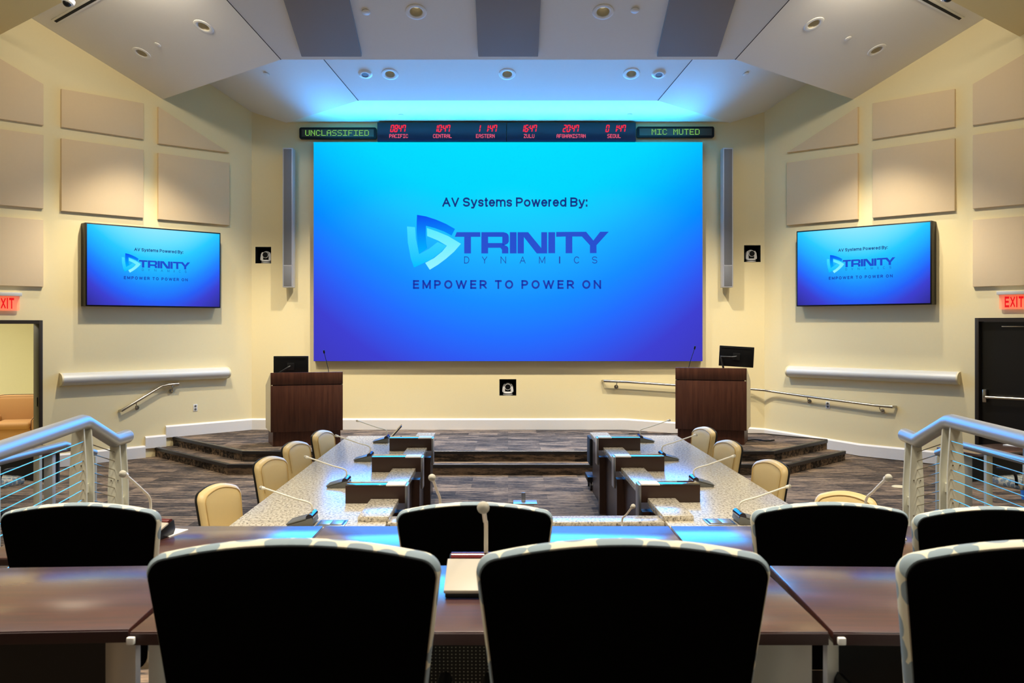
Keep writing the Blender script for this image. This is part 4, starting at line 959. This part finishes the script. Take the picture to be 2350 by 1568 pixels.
# ---------------------------------------------------------------- wooden tables of the tiers
def table(label, x0, x1, y0, y1, z, rz, tier, pivot, legs=(1, 1), seamleg=.0):
    """dark polished table; pivot = the corner it turns about"""
    px_, py_ = pivot
    e = thing('conference_table', label, 'table', (px_, py_, tier), rz, 'dark wooden conference tables')
    def Lc(q): return q.move((-px_, -py_, 0))
    h_ = z-tier
    part('table_top', Lc(MB().box(((x0+x1)/2, (y0+y1)/2, h_-.013), (x1-x0, y1-y0, .026), .002)), 'table', e)
    part('edge_shade_strip', Lc(MB().box(((x0+x1)/2, y0-.001, h_-.016), (x1-x0, .004, .025), .001)), 'edge', e, 'front edge with shade put into its dark red-brown')  # dark matte strip added to shade the table front
    part('modesty_panel', Lc(MB().box(((x0+x1)/2, y1-.1, h_-.032-.2), (x1-x0-.26, .012, .40))), 'perf', e, 'dark perforated modesty panel')
    for i, sx in enumerate((-1, 1)):
        if not legs[i]: continue
        xe = x0+.008 if sx < 0 else x1-.008
        pr = []
        for j in range(9):
            t_ = j/8; pr.append((xe-sx*(legs[i]*t_**.8+.003), y0+.07+.11*t_**1.7))
        back = [(x, y+.03) for x, y in pr[::-1]]
        part('leg', Lc(MB().prism(pr+back, .0, h_-.028)), 'alu_white', e, 'curved silver leg panel')
    return e
ZA, ZB = 1.54, 1.324
table('dark wooden table in the nearest row, centre section holding the microphone unit', -.812, .688, 1.872, 2.387, ZA, 0, T1, (0, 2), (.08, .125))
table('dark wooden table in the nearest row, left section', -2.32, -.822, 1.888, 2.393, ZA, math.radians(3), T1, (-.822, 1.888), (0, .11))
table('dark wooden table in the nearest row, right section', .698, 2.2, 1.872, 2.385, ZA, math.radians(-2), T1, (.698, 1.872), (.06, 0))
table('dark wooden table in the second row, centre section', -.795, .697, 3.27, 3.787, ZB, 0, T2, (0, 3.5), (.08, .08))
table('dark wooden table in the second row, left section', -2.0, -.805, 3.27, 3.787, ZB, 0, T2, (-.805, 3.4), (0, .08))
table('dark wooden table in the second row, right section', .707, 2.15, 3.27, 3.787, ZB, 0, T2, (.707, 3.4), (.08, 0))
table('dark wooden table lowest at the front, holding the small microphone before the granite crossbar', -.9, 1.5, 5.0, 5.5, .86, 0, .2, (.3, 5.2), (.08, .08))
for x, y, z, lab in ((-.806, 1.866, ZA-.016, 'small white clip hanging at the left table seam'), (.712, 1.864, ZA-.016, 'small white clip hanging at the right table seam')):
    solo('cable_clip', MB().box((0, 0, 0), (.017, .012, .016), .003), 'white', lab, 'clip', (x, y-.004, z), 0, 'white clips at the table seams')

# units on the tables
GT = 'conference microphones on the wood tables'
mic_unit('white conference microphone unit on the nearest table between the two front chairs', (-.057, 2.205, ZA), 0, (0, -.19, .235), GT, 'table', .0055)
mic_unit('conference microphone at the second table beside the far left chair, red strip showing', (-1.50, 3.58, ZB), math.radians(-12), (.045, -.18, .29), GT, 'table', .0055)
mic_unit('conference microphone behind the middle second row chair, only its tip showing', (-.283, 3.58, ZB), 0, (-.012, -.18, .275), GT, 'table', .0055)
mic_unit('conference microphone behind the right second row chair, tip leaning right', (1.49, 3.58, ZB), 0, (-.012, -.18, .275), GT, 'table', .0055)
mic_unit('conference microphone with small round tip in front of the granite crossbar', (.70, 5.3, .86), 0, (.035, -.15, .262), GT, 'table', .0055)
solo('paper_card', MB().box((0, 0, .0015), (.075, .13, .003)), 'paper', 'small white card beside the microphone unit on the left second table', 'paper', (-1.415, 3.66, ZB), -.25)

# ---------------------------------------------------------------- cable railings
def post(e, x, y, z0, z1, wid, gap=.07, n=7):
    q = part('post', MB().xz([(x-wid/2, z0), (x+wid/2, z0), (x+wid/2, z1-.25), (x+wid*.33, z1), (x-wid*.33, z1), (x-wid/2, z1-.25)], y-gap/2-.014, y-gap/2)
             .xz([(x-wid/2, z0), (x+wid/2, z0), (x+wid/2, z1-.25), (x+wid*.33, z1), (x-wid*.33, z1), (x-wid/2, z1-.25)], y+gap/2, y+gap/2+.014)
             .box((x, y, z1-.35), (wid*.45, gap, .05)), 'postm', e)
    part('bolts', MB().cyl((x-.02, y-gap/2-.018, z1-.21), (x-.02, y-gap/2-.012, z1-.21), .004, 8).cyl((x+.02, y-gap/2-.018, z1-.21), (x+.02, y-gap/2-.012, z1-.21), .004, 8)
         .cyl((x-.02, y-gap/2-.018, z1-.42), (x-.02, y-gap/2-.012, z1-.42), .004, 8).cyl((x+.02, y-gap/2-.018, z1-.42), (x+.02, y-gap/2-.012, z1-.42), .004, 8), 'steel', q)
def railing(sd, label, P0, P2, P3, P4):
    e = thing('cable_railing', label, 'railing', (0, 0, 0), 0, 'near cable railings')
    part('top_rail', MB().tube([P0, Vector(P2)-(Vector(P2)-Vector(P0)).normalized()*.03, Vector(P2)+(Vector(P3)-Vector(P2)).normalized()*.02, P3, P4], .041, 20), 'rail', e)
    part('rail_cap', MB().ball(P4, .041, (1, .6, 1)), 'rail', e)
    post(e, P2[0]-sd*-.0, P2[1]-.02, .2, P2[2]-.03, .095)
    post(e, P3[0], P3[1]+.06, .2, P3[2]-.03, .085)
    post(e, P0[0], P0[1], T2, P0[2]-.03, .095)
    A, B, Cc = Vector(P0), Vector(P2), Vector(P3)
    for i in range(9):
        dz = -.105-.0535*i
        part('cable', MB().tube([A+Vector((0, 0, dz)), B+Vector((-.03*sd, -.06, dz))], .0028, 6), 'steel', e)
        part('cable', MB().tube([B+Vector((0, .03, dz-.02)), Cc+Vector((0, .02, dz+.03))], .0028, 6), 'steel', e)
railing(-1, 'cable railing with fat metal handrail at the left end of the second row', (-2.17, 3.5, 1.65), (-2.40, 4.93, 1.652), (-2.352, 5.2, 1.508), (-2.335, 5.34, 1.515))
railing(1, 'cable railing with fat metal handrail at the right end of the second row', (2.43, 3.8, 1.65), (2.50, 4.93, 1.655), (2.445, 5.2, 1.508), (2.44, 5.36, 1.52))
def far_rail(sd, label, x, xe, y0):
    e = thing('metal_railing', label, 'railing', (0, 0, 0), 0, 'far low railings')
    part('top_rail', MB().tube([(x*1.012, y0-.9, .9), (x, 9.42, .9), (xe, 9.75, .76)], .04, 16), 'rail', e)
    for y in (8.2, 8.93):
        part('post', MB().box((x*1.004, y, .43), (.062, .05, .86)), 'postm', e)
    part('end_post', MB().box((xe, 9.72, .37), (.06, .05, .74), .02), 'postm', e)
far_rail(-1, 'lower metal railing beyond the near one, left side of the pit', -4.80, -4.62, 8.4)
far_rail(1, 'lower metal railing beyond the near one, right side of the pit', 4.90, 4.80, 8.4)

# ---------------------------------------------------------------- side consoles behind the railings
for sd, lab in ((-1, 'side table with pale end panel behind the left railings'), (1, 'side table with pale end panel behind the right railings')):
    x0 = sd*5.22; e = thing('side_table', lab, 'table', (x0, 10.1, 0), sd*math.radians(18), 'side tables near the doors')
    part('table_top', MB().box((sd*.85, 0, .725), (1.75, .6, .03), .004), 'table', e)
    part('end_panel', MB().box((sd*.065, -.05, .355), (.125, .05, .71), .004), 'alu_white', e, 'pale grey end panel')
    part('far_leg', MB().box((sd*1.6, -.05, .355), (.125, .05, .71), .004), 'alu_white', e)
    part('modesty_panel', MB().box((sd*.85, .12, .52), (1.5, .02, .36)), 'greyfab', e)
    c = dup(pc, (sd*5.8, 9.45, 0), sd*math.radians(18), 'dark chair turned sideways at the %s side table, behind the railings' % ('left' if sd < 0 else 'right'))
solo('paper_sheet', MB().box((0, 0, .0015), (.21, .28, .003)), 'paper', 'white paper sheet on the right side table', 'paper', (6.15, 10.48, .7405), .4)
q = MB().lathe([(0, 0), (.13, 0), (.16, .3), (.165, .3), (.165, .31), (.15, .31), (.122, .012), (0, .012)])
solo('waste_bin', q, 'bin', 'blue plastic waste bin at the right frame edge', 'bin', (6.6, 10.95, 0))
